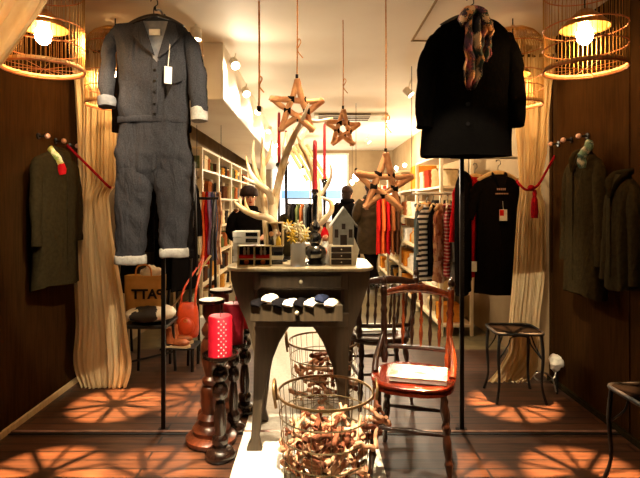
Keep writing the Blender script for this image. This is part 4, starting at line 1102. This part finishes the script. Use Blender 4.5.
dg = bpy.context.evaluated_depsgraph_get(); me = bpy.data.meshes.new_from_object(tmp.evaluated_get(dg)); bpy.data.objects.remove(tmp)
b = nb(); b.from_mesh(me)
lc = at(147.5, 298.5, TY - .067)
for v in b.verts: v.co = V((lc.x - v.co.x * 1.02, lc.y - v.co.z, lc.z + v.co.y))
part('lettering', b, 'ink', t, label='black reversed letters', smooth=False)
# dark garments on a small rack behind it
def rail(label, a, b_, name='clothes_rail', wires=True, legs=False, cable=None):
    a, b_ = V(a), V(b_); t = thing(name, label, 'clothes rail', a)
    part('bar', tube(nb(), [a, b_], .011, 10), 'steel' if wires else 'iron', t)
    for e in (a, b_):
        if wires: part('cable', tube(nb(), [e, V((e.x, e.y, CEIL))], .003, 5), 'iron', t)
        if legs:
            for s in (-1, 1): part('splayed_leg', tube(nb(), [e, V((e.x, e.y + s * .2, .0))], .012, 8), 'black_metal', t)
    return t
rail('dark rail of black clothes behind the cord-tied curtain', (-1.62, 4.25, 1.66), (-1.02, 4.25, 1.66), wires=False, legs=True)
gp = None
def hung(label, x, y, z, rz, h, sh, m, sleeve=.5, cat='garment', name='garment', group=None, dep=.05, sr=.04, seed=0, hang=True, hl=None, flare=.05):
    t = thing(name, label, cat, (0, 0, 0), group)
    garment(t, h, sh, sh * 1.05, dep, m, sleeve, sr, seed, collar=True, n=26, flare=flare)
    t.location = (x, y, z - .12); t.rotation_euler.z = rz
    if hang:
        hg = hanger(hl or ('hanger of the ' + label)[:90], V((x, y, z - .1)), sh * .9, 'hanger_wood', 0, rz, True, 'wooden hangers')
    return t
for i, (m, lab) in enumerate((('black_cotton', 'black shirt at the outer end of the dark rail'), ('charcoal', 'charcoal shirt second along the dark rail'), ('black_wool', 'black knit in the middle of the dark rail'), ('black_cotton', 'black dress near the denim jumpsuit on the dark rail'))):
    hung(lab, -1.52 + i * .14, 4.25, 1.66, PI / 2 - .3, .95, .17, m, .45, 'shirt', 'shirt', 'dark clothes behind the curtain', .05, .04, i)
# ankle boots on a low black stand
t = thing('low_stand', 'low black stand holding the brown ankle boots', 'stand', (-1.09, 4.0, 0))
part('stand_top', bx((-1.2, 3.88, .17), (-.93, 4.12, .185)), 'iron', t, smooth=False, bevel=.004)
for sx in (-1.18, -.95):
    for sy in (3.9, 4.1): part('leg', tube(nb(), [(sx, sy, .17), (sx, sy, 0)], .012, 8), 'iron', t)
def boot(label, x, y, z, rz):
    t = thing('ankle_boot', label, 'boot', (0, 0, 0), 'brown ankle boots')
    secs = [((-.03, 0, .03), .036, .04), ((-.035, 0, .07), .036, .042), ((-.045, 0, .11), .035, .042), ((-.05, 0, .15), .036, .046)]
    b = nb(); ball(b, (.035, 0, .035), (.085, .036, .03), 20, 12); part('foot', b, 'tan_leather', t, local=True)
    part('shaft', rings(nb(), subdiv([ell(p[0], p[1], p[2], ry, rx) for p, rx, ry in secs], 3)), 'tan_leather', t, local=True, angle=70)
    part('sole', prism(nb(), rrect(-.085, .125, -.036, .036, .035, 6), 0, .014, 'Z'), 'sole', t, local=True, label='pale sole', smooth=False)
    part('heel', bx((-.085, -.03, -.0), (-.035, .03, .02)), 'chair_dark', t, local=True, smooth=False)
    t.location = (x, y, z); t.rotation_euler.z = rz; return t
bt = boot('brown ankle boot at the front of the low stand', -1.09, 3.93, .1855, -.15)
clone(bt, (-1.1, 4.05, .1855), -.05, 'brown ankle boot behind the front one on the low stand')
# A-frame rack with the orange bag and scarves
t = thing('trestle_rack', 'black folding rack behind the orange leather bag', 'rack', (-1.05, 4.5, 0))
for x in (-1.28, -.92):
    part('splayed_leg', tube(nb(), [(x, 4.3, 0), (x + .02, 4.5, 1.36)], .013, 8), 'black_metal', t); part('splayed_leg', tube(nb(), [(x, 4.72, 0), (x + .02, 4.5, 1.36)], .013, 8), 'black_metal', t)
part('bar', tube(nb(), [(-1.3, 4.5, 1.36), (-.86, 4.5, 1.36)], .012, 8), 'black_metal', t)
part('brace', tube(nb(), [(-1.28, 4.36, .35), (-.9, 4.36, .86)], .01, 8), 'hanger_wood', t)
p = at(188, 337, 4.1)
t = thing('leather_bag', 'orange leather bag hanging by its straps over the boots', 'bag', p)
b = rings(nb(), subdiv([ell(p.x, p.y, p.z + z, rx, ry, 28, 3) for z, rx, ry in ((0, .06, .03), (.015, .082, .05), (.1, .09, .055), (.2, .084, .05), (.26, .07, .04), (.285, .05, .025))], 3)); part('bag_body', wrinkle(b, .006, 14, 1, 2), 'orange_leather', t, angle=75)
b = ball(nb(), (p.x, p.y - .05, p.z + .1), (.065, .03, .075), 20, 12); part('front_pocket', b, 'orange_leather', t)
for s in (-1, 1): part('strap', tube(nb(), [(p.x + s * .06, p.y - .02, p.z + .25), (p.x + s * .05 + .02, p.y, p.z + .4), (p.x + .035 + s * .012, p.y + .3, p.z + .56), (p.x + .04, p.y + .4, 1.36 if 0 else p.z + .62)], .009, 8, 4), 'orange_leather', t)
part('buckle', loop(nb(), (p.x, p.y - .082, p.z + .15), .014, .003, 14, 5, .01, 'Y'), 'brass', t)
sc_cols = [('cream', 'cream scarf at the outer end of the scarf row'), ('orange_paint', 'orange scarf in the hanging scarf row'), ('red_cloth', 'red scarf between orange and lilac scarves'), ('lilac', 'lilac scarf in the hanging scarf row'), ('blue', 'blue grey scarf in the hanging scarf row'), ('peach', 'peach patterned scarf at the inner end of the scarf row')]
M['lilac'] = mat('lilac', (200, 160, 210), (170, 130, 180), rough=.9); M['blue'] = mat('blue', (100, 120, 160), (80, 96, 136), rough=.9)
rail('steel rail of hanging coloured scarves before the white shelves', (-1.16, 4.95, 1.42), (-.92, 4.95, 1.42), name='scarf_rail')
for i, (m, lab) in enumerate(sc_cols):
    x = -1.14 + i * .04
    def f(u, v, x=x, i=i): return V((x + (u - .5) * .05 + .008 * math.sin(v * 9 + i), 4.95 + .03 * math.sin(u * 7 + i), 1.43 - v * (.62 + .05 * (i % 3))))
    single('scarf', sheet(nb(), f, 8, 24), m, lab, 'scarf', 'scarves on the rail', solid=.008, angle=80)
single('plinth', bx((-1.06, 4.62, 0), (-.86, 4.85, .26)), 'white', 'white plinth on the floor behind the orange bag', 'plinth', smooth=False, bevel=.004)

# ================================================================== RIGHT-HAND CLOTHES
tee = hung('long black tee with a small pale print beside the tassel curtain', 1.48, 4.02, 1.66, .12, .95, .19, 'black_cotton', .28, 'tee', 'tee', None, .05, .05, 4, True, 'pale wooden hanger of the black tee', .07)
b = nb()
for row, (z, n_) in enumerate(((-.115, 5), (-.15, 8))):
    for i in range(n_): box(b, (-.055 + .11 * (i + .5) / n_ * (1 if row else .7) + (0 if row else .012), -.062, z), (.008, .004, .016 - .006 * row))
part('chest_print', b, 'pink_knob', tee, local=True, label='small pale printed lines', smooth=False)
t = thing('price_tag', 'white and red price tag on the black tee', 'price tag', (1.485, 3.93, 1.20))
part('card', bx((1.46, 3.935, 1.175), (1.52, 3.938, 1.265)), 'paper', t, smooth=False); part('red_print', bx((1.462, 3.933, 1.215), (1.494, 3.935, 1.262)), 'bright_red', t, smooth=False)
part('string', tube(nb(), [(1.49, 3.936, 1.265), (1.487, 3.94, 1.33)], .002, 5), 'white', t)
rail('steel rail holding the black tee under the ceiling cables', (1.1, 4.03, 1.68), (1.72, 4.03, 1.68), name='garment_rail')
hung('red blouse half hidden behind the black tee', 1.32, 4.10, 1.64, .3, .8, .17, 'red_cloth', .45, 'blouse', 'blouse', None, .05, .04, 6, True, 'pale hanger of the half hidden red blouse')
hung('dark jacket hanging between the red blouse and the post', 1.2, 4.03, 1.67, 1.2, .95, .17, 'black_cotton', .45, 'jacket', 'jacket', None, .06, .05, 8, True, 'pale hanger of the dark jacket by the red blouse')
single('price_tag', bx((1.23, 3.9, .78), (1.27, 3.903, .86)), 'paper', 'plain white tag low down beside the dark clothes', 'price tag', smooth=False)
rail('ceiling hung rail of striped shirts in front of the white shelves', (.86, 4.4, 1.40), (1.36, 4.4, 1.40), name='shirt_rail')
for i, (m, lab, rz) in enumerate((('teal_grey', 'grey green shirt at the inner end of the shirt rail', 1.2), ('stripe_bw', 'black and white striped shirt on the rail', .75), ('black_cotton', 'black shirt behind the striped one', 1.1), ('peach', 'peach patterned blouse next to the striped shirt', .9), ('dots_red', 'dark red dotted shirt on the rail', 1.2), ('grey_knit', 'grey knit pullover at the outer end of the rail', 1.15), ('bright_red', 'bright red cardigan hanging by the black post', 1.2))):
    hung(lab, .93 + i * .065, 4.4 + (.02 if i == 1 else .05), 1.40, rz, .6 + .05 * (i % 2), .13, m, .4, 'shirt', 'shirt', 'shirts on the ceiling hung rail', .035, .03, i + 40, True, 'pale wooden hanger holding the ' + lab.split(' on ')[0].split(' at ')[0], .02)

# ================================================================== SHELVES
def goods(kind, label, c, w, d, h, m, group):
    c = V(c)
    if kind == 'fold':
        b = nb(); k = 3
        rs = []
        b = rings(nb(), [ell(c.x, c.y, c.z + z, w / 2 * q, d / 2 * q, 20, 5) for z, q in ((0, .93), (h * .1, 1), (h * .3, .93), (h * .38, .93), (h * .5, 1), (h * .62, .93), (h * .7, .93), (h * .85, 1), (h, .9))])
        return single('folded_jumper', b, m, label, 'jumper', group, angle=60)
    if kind == 'jar':
        t = thing('jar', label, 'jar', c, group)
        part('jar_body', lathe(nb(), [(0, 0), (w * .42, 0), (w * .46, h * .1), (w * .46, h * .65), (w * .3, h * .8), (w * .3, h * .86), (0, h * .86)], c, 14), m, t)
        part('lid', lathe(nb(), [(0, h * .86), (w * .33, h * .86), (w * .33, h), (0, h)], c, 14), 'cream_wood', t); return t
    if kind == 'box':
        t = thing('storage_box', label, 'box', c, group)
        part('case', bx((c.x - w / 2, c.y - d / 2, c.z), (c.x + w / 2, c.y + d / 2, c.z + h * .75)), m, t, smooth=False, bevel=.004)
        part('lid', bx((c.x - w / 2 - .005, c.y - d / 2 - .005, c.z + h * .75), (c.x + w / 2 + .005, c.y + d / 2 + .005, c.z + h)), m, t, smooth=False, bevel=.004); return t
    if kind == 'bottle':
        return single('bottle', lathe(nb(), [(0, 0), (w * .3, 0), (w * .32, .01), (w * .32, h * .55), (w * .12, h * .75), (w * .12, h), (0, h)], c, 14), m, label, 'bottle', group)
    t = thing('shelf_basket', label, 'basket', c, group)
    part('weave', lathe(nb(), [(0, 0), (w * .38, 0), (w * .46, h * .5), (w * .5, h), (w * .44, h), (w * .4, h * .5), (0, .012)], c, 18), m, t)
    part('rim', loop(nb(), c + V((0, 0, h)), w * .48, .008, 20, 6), 'rim', t); return t
KN = {'fold': 'folded jumper', 'jar': 'lidded jar', 'box': 'lidded box', 'bottle': 'slim bottle', 'basket': 'round basket'}
ORD = ['lowest', 'second lowest', 'third lowest', 'fourth lowest', 'second highest', 'top']
def shelf_unit(side, y0, y1, zs, H, which, cols, seed, density=3):
    xf, xb = side * 1.25, side * 1.58; rr = random.Random(seed)
    lo, hi = min(xf, xb), max(xf, xb)
    t = thing('shelf_unit', which[0], 'shelf unit', ((xf + xb) / 2, (y0 + y1) / 2, 0), 'white shelf units')
    for y in (y0 + .002, y1 - .032):
        for x in (lo, hi - .03): part('upright', bx((x, y, 0), (x + .03, y + .03, H)), 'shelf', t, smooth=False)
    for z in zs + [H]: part('shelf_board', bx((lo + .001, y0 + .004, z - .012), (hi - .001, y1 - .004, z + .012)), 'shelf', t, smooth=False)
    names = list(cols); used = set()
    for li, z in enumerate(zs):
        n_ = density; gap = (y1 - y0 - .12) / n_
        for i in range(n_):
            for _ in range(60):
                kd = rr.choice(('fold', 'fold', 'jar', 'box', 'basket', 'bottle')); cn_ = rr.choice(names)
                if (li, kd, cn_) not in used: break
            used.add((li, kd, cn_))
            y = y0 + .06 + gap * (i + .5); hmax = ((zs + [H])[li + 1] - z) * rr.uniform(.5, .75)
            lab = '%s %s on the %s shelf of the %s' % (cn_, KN[kd], ORD[li if li < 4 else li], which[1])
            goods(kd, lab, (xf + side * .13, y, z + .0125), min(gap * .8, .2), min(gap * .8, .2), min(hmax, .2), M[cn_], 'goods on the white shelf units')
    return t
Lz = [.1, .38, .68, 1.02, 1.38, 1.70]
lcol = ('moss green', 'rust brown', 'cream', 'charcoal', 'sand', 'slate', 'chocolate brown', 'ochre')
ln = [('tall white shelf unit nearest the denim jumpsuit', 'unit by the jumpsuit'), ('tall white shelf unit second from the jumpsuit', 'second unit from the jumpsuit'), ('tall white shelf unit third from the jumpsuit', 'third unit from the jumpsuit'), ('white shelf unit fourth from the jumpsuit', 'fourth unit from the jumpsuit'), ('white shelf unit at the far end beyond the antler', 'last unit past the antler')]
for i in range(5): shelf_unit(-1, 5.6 + i, 6.6 + i, Lz, 1.94, ln[i], lcol, 20 + i, 4)
rcol = ('amber', 'rust brown', 'white', 'charcoal', 'cream', 'brick red', 'ochre', 'sand')
rn = [('white shelf unit behind the striped shirts', 'unit behind the striped shirts'), ('white shelf unit beside the orange box, second from the shirts', 'second unit from the shirts'), ('white shelf unit third from the shirts', 'third unit from the shirts'), ('white shelf unit farthest from the shirts', 'unit farthest from the shirts')]
for i in range(4): shelf_unit(1, 4.95 + i * 1.2, 6.15 + i * 1.2, [.1, .42, .78, 1.14] + ([1.48] if i != 1 else []), 1.80 if i != 1 else 1.49, rn[i], rcol, 40 + i, 4)
single('orange_box', bx((1.27, 6.3, 1.5025), (1.55, 6.6, 1.80)), 'amber', 'large amber orange box standing on top of the lower white shelf unit', 'box', smooth=False, bevel=.01)
single('dark_bag', wrinkle(bx((1.27, 5.02, 1.814), (1.5, 5.38, 2.02)), .01, 9, 1, 1), 'charcoal', 'charcoal folded bag on top of the shelves above the shirts', 'bag', smooth=False, bevel=.03)
# far hanging coats and a low counter
rail('far rail of dark coats before the bright window', (-.5, 9.4, 1.42), (.02, 9.4, 1.42), legs=True, wires=False)
fl = ['charcoal coat at the outer end of the far coat rail', 'black coat second on the far coat rail', 'moss green coat third on the far coat rail', 'rust brown coat in the middle of the far coat rail', 'slate grey coat beside the middle of the far rail', 'dark black coat next to last on the far rail', 'charcoal coat at the inner end of the far coat rail']
for i, m in enumerate(('charcoal', 'black_cotton', 'moss green', 'rust brown', 'slate', 'black_wool', 'charcoal')):
    hung(fl[i], -.46 + i * .075, 9.4, 1.42, PI / 2 - .15, .72, .17, m, .4, 'coat', 'coat', 'dark coats on the far rail', .033, .03, i, False)
t = thing('shop_counter', 'low pale counter far back below the dark coats', 'counter', (-.1, 8.6, 0))
part('counter_body', bx((-.6, 8.4, .02), (.2, 8.8, .62)), 'cream_wood', t, smooth=False, bevel=.005); part('counter_top', bx((-.63, 8.37, .62), (.23, 8.83, .65)), 'white', t, smooth=False, bevel=.005); part('plinth', bx((-.57, 8.43, 0), (.17, 8.77, .02)), 'charcoal', t, smooth=False)
t = thing('garment_stand', 'stand of bright red clothes beside the olive coated shopper', 'clothes stand', (1.07, 7.2, 0))
part('pole', tube(nb(), [(1.07, 7.2, 0), (1.07, 7.2, 1.52)], .015, 8), 'steel', t); part('base', lathe(nb(), [(0, 0), (.15, 0), (.15, .015), (0, .02)], (1.07, 7.2, 0), 20), 'steel', t); part('crossbar', tube(nb(), [(.9, 7.2, 1.52), (1.22, 7.2, 1.52)], .012, 8), 'steel', t)
for i, (m, lab) in enumerate((('bright_red', 'bright red jumper at the inner end of the far clothes stand'), ('orange_paint', 'orange jumper on the far clothes stand'), ('red_cloth', 'deep red jumper on the far clothes stand'), ('rust brown', 'rust jumper on the far clothes stand'), ('chocolate brown', 'brown jumper on the far clothes stand'))):
    hung(lab, .93 + i * .068, 7.2, 1.53, PI / 2 - .15, .8, .17, m, .4, 'jumper', 'jumper', 'jumpers on the far stand', .03, .03, i + 60, False)

# ================================================================== PEOPLE
def person(label, loc, rz, Hh, coat_m, legm, coat_len, pose, hairm='hair', hat=None, puffy=False):
    """standing figure facing -y; one skinned body, clothing and hair as children"""
    t = thing('person', label, 'person', (0, 0, 0)); k = Hh / 1.7
    vs, es, rad = [], [], []
    def add(p, r, par=None):
        vs.append(V(p) * k); rad.append(r * k); i = len(vs) - 1
        if par is not None: es.append((par, i))
        return i
    pel = add((0, 0, .93), .125); be = add((0, 0, 1.06), .115, pel); chn = add((0, .01, 1.24), .135, be); sh = add((0, .01, 1.38), .09, chn); nk = add((0, -.0, 1.47), .05, sh); h0 = add((0, -.015, 1.555), .078, nk); h1 = add((0, -.012, 1.63), .085, h0); add((0, -.005, 1.675), .055, h1)
    for s in (-1, 1):
        lx, ly = pose['leg'][0 if s < 0 else 1]
        hp = add((s * .095, 0, .87), .095, pel); kn = add((s * .1 + lx * .5, -.02 + ly * .4, .48), .058, hp); an = add((s * .1 + lx, ly + .02, .09), .04, kn); ft = add((s * .1 + lx * 1.1, ly - .07, .04), .038, an); add((s * .1 + lx * 1.1, ly - .16, .032), .03, ft)
        shd = add((s * .17, .01, 1.36), .062, sh); el_ = pose['elbow']; wr = pose['wrist']
        e = add((s * el_[0], el_[1], el_[2]), .044, shd); w_ = add((s * wr[0], wr[1], wr[2]), .03, e)
        d = (V((s * wr[0], wr[1], wr[2])) - V((s * el_[0], el_[1], el_[2]))).normalized(); side_ = d.cross(V((0, 0, 1)) if abs(d.z) < .8 else V((0, 1, 0))).normalized()
        base = V((s * wr[0], wr[1], wr[2])); pm = add(base + d * .055, .028, w_)
        for q, (off, ln_) in enumerate(((-.028, .07), (-.01, .082), (.01, .078), (.028, .06))):
            a = add(base + d * .09 + side_ * off, .0095, pm); bb = add(base + d * (.09 + ln_ * .5) + side_ * off * 1.1 + V((0, 0, -.008)), .009, a); add(base + d * (.09 + ln_) + side_ * off * 1.1 + V((0, 0, -.022)), .0075, bb)
        th = add(base + d * .05 - side_ * .04, .011, pm); add(base + d * .085 - side_ * .055, .009, th)
    me = bpy.data.meshes.new('body'); me.from_pydata(vs, es, []); me.update()
    o = bpy.data.objects.new('body', me); COL.objects.link(o); o.parent = t; me.materials.append(M['skin'])
    o.modifiers.new('Skin', 'SKIN')
    lay = me.skin_vertices[0].data if me.skin_vertices else None
    if lay:
        for i, r in enumerate(rad): lay[i].radius = (r, r)
        lay[0].use_root = True
    sb = o.modifiers.new('Subsurf', 'SUBSURF'); sb.levels = 1; sb.render_levels = 2
    o['label'] = 'head and hands'
    # face
    for s in (-1, 1): part('eye', ball(nb(), V((s * .032, -.088, 1.605)) * k, .011 * k, 10, 8), 'gloss_black', t, local=True); part('ear', ball(nb(), V((s * .083, -.005, 1.6)) * k, (.012 * k, .02 * k, .032 * k), 10, 8), 'skin', t, local=True)
    part('nose', ball(nb(), V((0, -.102, 1.58)) * k, (.013 * k, .02 * k, .024 * k), 10, 8), 'skin', t, local=True)
    part('mouth', ball(nb(), V((0, -.092, 1.54)) * k, (.025 * k, .008 * k, .007 * k), 10, 8), 'red_cloth', t, local=True)
    b = nb(); ball(b, V((0, .022, 1.625)) * k, (.098 * k, .098 * k, .1 * k), 24, 14); ball(b, V((0, .065, 1.54)) * k, (.085 * k, .055 * k, .12 * k), 20, 12)
    part('hair', wrinkle(b, .008, 20, .3, 2), hairm, t, local=True, angle=80)
    # coat
    zb = (1.44 - coat_len)
    prof = [(1.45, .075, .07), (1.43, .13, .085), (1.39, .19, .11), (1.32, .21, .135), (1.2, .205, .15), (1.05, .2, .15), (.92, .215, .16), (zb, .225, .165), (zb - .005, .2, .145)]
    R0 = subdiv([ell(0, .005, z * k, rx * k, ry * k, 30) for z, rx, ry in prof], 5)
    if puffy:
        for j, r in enumerate(R0):
            q = 1 + .035 * math.sin(j * 1.25)
            for p in r: p.x *= q; p.y *= q
    part('coat', wrinkle(rings(nb(), R0), .012 * k, 9, .8, 5), coat_m, t, local=True, angle=80)
    for s in (-1, 1):
        b = tube(nb(), [V((s * .15, .01, 1.38)) * k, V((s * .205, .01, 1.3)) * k, V((s * el_[0], el_[1], el_[2])) * k, V((s * (wr[0] + (el_[0] - wr[0]) * .1), wr[1] + (el_[1] - wr[1]) * .1, wr[2] + (el_[2] - wr[2]) * .1)) * k], [.075 * k, .083 * k, .066 * k, .048 * k], 14, 5)
        part('sleeve', wrinkle(b, .01, 14, 1, 3 + s), coat_m, t, local=True, angle=80)
        lx, ly = pose['leg'][0 if s < 0 else 1]
        b = tube(nb(), [V((s * .09, 0, .95)) * k, V((s * .098, 0, .8)) * k, V((s * .1 + lx * .5, -.02 + ly * .4, .48)) * k, V((s * .1 + lx, ly + .02, .08)) * k], [.105 * k, .11 * k, .075 * k, .055 * k], 16, 5)
        part('trouser_leg', wrinkle(b, .008, 14, 1, 6 + s), legm, t, local=True, angle=80)
        x = (s * .1 + lx * 1.05) * k; part('shoe', ball(nb(), (x, (ly - .05) * k, .045 * k), (.05 * k, .14 * k, .045 * k), 18, 10), 'gloss_black', t, local=True)
    part('hood' if puffy else 'scarf_collar', loop(nb(), V((0, .02, 1.45)) * k, .085 * k, .045 * k, 26, 8, .08 * k), coat_m, t, local=True)
    if hat: part('hat', lathe(nb(), [(0, .12), (.05, .112), (.095, .07), (.106, .02), (.108, 0), (.1, -.01), (0, -.01)], V((0, .005, 1.63)) * k, 22), hat, t, local=True)
    t.location = loc; t.rotation_euler.z = rz
    return t
front = dict(leg=((0, 0), (0, 0)), elbow=(.24, -.03, 1.12), wrist=(.13, -.26, 1.1))
step = dict(leg=((.08, -.02), (-.17, .10)), elbow=(.235, -.02, 1.12), wrist=(.12, -.24, 1.08))
down = dict(leg=((0, 0), (0, .03)), elbow=(.235, .02, 1.12), wrist=(.24, -.06, .88))
person('shopper in an olive brown padded coat seen from behind beyond the table', (.885, 7.85, 0), PI + .25, 1.66, 'puffer', 'trousers', .86, step, puffy=True)
person('shopper in black standing close behind the olive coated shopper', (.56, 8.3, 0), PI - .5, 1.6, 'black_cotton', 'trousers', .95, down)
person('person in a black coat and dark hat facing the table behind the white boxes', (-.74, 5.7, 0), .35, 1.47, 'black_cotton', 'trousers', .9, front, hat='hair')

# ================================================================== CEILING FITTINGS AND LIGHTS
t = thing('air_grille', 'wide ceiling air grille behind the smallest star', 'air grille', at(350, 117, 6.9))
Yg0, Yg1 = 6.6, 7.3
b = nb(); box2(b, (.0, Yg0, CEIL - .04), (.98, Yg0 + .5, CEIL)); part('casing', b, 'vent_grey', t, smooth=False, bevel=.006)
for i in range(2): part('slot', bx((.06, Yg0 - .004 + .0 * i, CEIL - .033 + i * .014), (.75, Yg0 + .01, CEIL - .025 + i * .014)), 'vent_dark', t, smooth=False)
for i in range(3): part('slot', bx((.06, Yg0 + .06 + i * .13, CEIL - .044), (.75, Yg0 + .12 + i * .13, CEIL - .038)), 'vent_dark', t, smooth=False)

WARM = (1, .82, .58)
def spot_fixture(label, p, d, power, size=95, glow=True, r=.035, blend=.6):
    p, d = V(p), V(d).normalized()
    t = thing('spot_lamp', label, 'spotlight', p, 'ceiling spotlights')
    part('can', tube(nb(), [p - d * .09, p - d * .085, p], [.02, .034, .036], 16), 'white', t)
    part('lens', tube(nb(), [p + d * .0015, p + d * .004], .033, 16), 'bulb_white', t)
    zt = CEIL if abs(p.x + .68) > .12 else p.z + .1
    part('bracket', tube(nb(), [p - d * .05, V((p.x, p.y, min(CEIL, zt)))], .006, 6), 'white', t)
    light('SPOT', 'spot_light', p + d * .03, power, WARM, r, p + d, size, blend)
def pendant(label, p, power, r=.045, color=WARM):
    p = V(p); t = thing('pendant_bulb', label, 'pendant lamp', p, 'bare pendant bulbs')
    part('bulb', ball(nb(), p, (r, r, r * 1.1), 18, 12), 'bulb_white', t); part('socket', lathe(nb(), [(0, 0), (.016, 0), (.018, .05), (.006, .065), (0, .065)], p + V((0, 0, r)), 12), 'twine', t)
    part('flex', tube(nb(), [p + V((0, 0, r + .06)), V((p.x, p.y, CEIL))], .003, 5), 'twine', t)
    light('POINT', 'pendant_light', p + V((0, -.0, -r - .03)), power, color, .03)
pendant('bare round bulb hanging below the smallest star', at(356, 177, 6.0), 55)
pendant('added bare bulb hanging far back near the bright window', (-.2, 8.9, 1.9), 90)  # this bulb and the next are added to light the shop ceiling
pendant('added bare bulb hanging near the far shelves', (.75, 9.8, 1.75), 70)
SP = [((-.62, 3.95, 2.40), 'spotlight on the bulkhead nearest the jumpsuit'), ((-.62, 4.6, 2.32), 'second spotlight along the bulkhead'), ((-.62, 5.5, 2.32), 'third spotlight along the bulkhead'), ((-.62, 6.8, 2.3), 'fourth spotlight along the bulkhead'), ((-.62, 8.4, 2.3), 'farthest spotlight along the bulkhead')]
for i, (p, lab) in enumerate(SP): spot_fixture(lab, p, (.25 if i < 2 else -.2, -.55, -.5), 45 if i < 2 else 60, 150)
for i, (y, lab) in enumerate(((4.9, 'ceiling spotlight above the striped shirts'), (6.5, 'ceiling spotlight above the orange box'), (8.6, 'ceiling spotlight above the far shelves'))): spot_fixture(lab, (.95, y, 2.38), (.45, -.2, -.5), 90, 150)
# low lamps added to wash the ceiling with light, set on the shelves
def up_lamp(label, p, power):
    p = V(p); t = thing('ceiling_fill_lamp', label, 'lamp', p, 'uplights added on top of the shelves')
    part('base', lathe(nb(), [(0, 0), (.05, 0), (.05, .012), (.012, .02), (.012, .06), (0, .06)], p, 16), 'steel', t); part('bulb', ball(nb(), p + V((0, 0, .09)), .03, 14, 10), 'bulb_white', t)
    light('POINT', 'ceiling_fill_light', p + V((0, -.0, .15)), power, WARM, .03)
up_lamp('small added uplight on top of the shelves past the orange box', (1.38, 7.6, 1.813), 45)
up_lamp('small added uplight on top of the far shelves', (1.35, 8.2, 1.813), 45)
# display spots in the bay ceiling, over the window, plus added fill spots
for i, (p, tgt, pw, sz, lab) in enumerate((((-.25, 1.75, 2.42), (-.15, 2.5, 0), 800, 27, 'ceiling display spotlight over the runner'), ((.25, 1.65, 2.42), (.45, 2.45, .45), 170, 26, 'ceiling display spotlight aimed at the wooden chair'),
                                           ((.1, 1.3, 2.42), (-.84, 2.74, 1.6), 330, 38, 'ceiling display spotlight aimed at the jumpsuit'), ((-.95, 2.2, 2.40), (-.62, 2.6, .2), 150, 26, 'ceiling display spotlight over the candle stands'),
                                           ((.2, 2.55, 2.42), (.0, 2.85, .97), 150, 56, 'ceiling display spotlight over the console table'),
                                           ((.0, .9, 2.44), (.05, 2.6, 1.8), 130, 40, 'unseen spotlight added to brighten the hanging stars'), ((-1.0, 2.2, 2.44), (-1.4, 3.5, .35), 60, 40, 'unseen spotlight added to brighten the cord-tied curtain'), ((.2, 1.5, 2.44), (1.42, 3.6, .6), 300, 24, 'unseen spotlight added to brighten the tassel curtain'), ((-.3, 1.0, 2.42), (-1.4, 2.08, 2.1), 70, 50, 'unseen spotlight added to brighten the swept aside curtain'))):  # unseen spots added to brighten the stars and curtains
    d = (V(tgt) - V(p)).normalized(); t = thing('spot_lamp', lab, 'spotlight', p, 'display spotlights'); p = V(p)
    part('can', tube(nb(), [p - d * .09, p - d * .085, p], [.02, .034, .036], 16), 'white', t); part('lens', tube(nb(), [p + d * .0015, p + d * .004], .033, 16), 'bulb_white', t)
    part('bracket', tube(nb(), [p - d * .05, V((p.x, p.y, CEIL))], .006, 6), 'white', t)
    light('SPOT', 'display_light', p + d * .02, pw, (1, .82, .56), .02, tgt, sz, .5)

# ================================================================== WORLD, CAMERA
w = bpy.data.worlds.new('World'); SC.world = w; w.use_nodes = True
w.node_tree.nodes['Background'].inputs['Color'].default_value = (1, .74, .46, 1); w.node_tree.nodes['Background'].inputs['Strength'].default_value = .04
cd = bpy.data.cameras.new('camera'); cam = bpy.data.objects.new('camera', cd); COL.objects.link(cam)
cam.location = (0, 0, EYE); cam.rotation_euler = (PI / 2, 0, 0)
cd.sensor_width = 36; cd.lens = 500 / 640 * 36; cd.shift_x = 6 / 640; cd.shift_y = -34 / 640; cd.clip_start = .05
SC.camera = cam
SC.view_settings.view_transform = 'Standard'; SC.view_settings.look = 'None'; SC.view_settings.gamma = 1; SC.view_settings.use_curve_mapping = False
SC.view_settings.exposure = 0
SC.cycles.use_denoising = True
SC.cycles.max_bounces = 8
SC.cycles.sample_clamp_indirect = 4
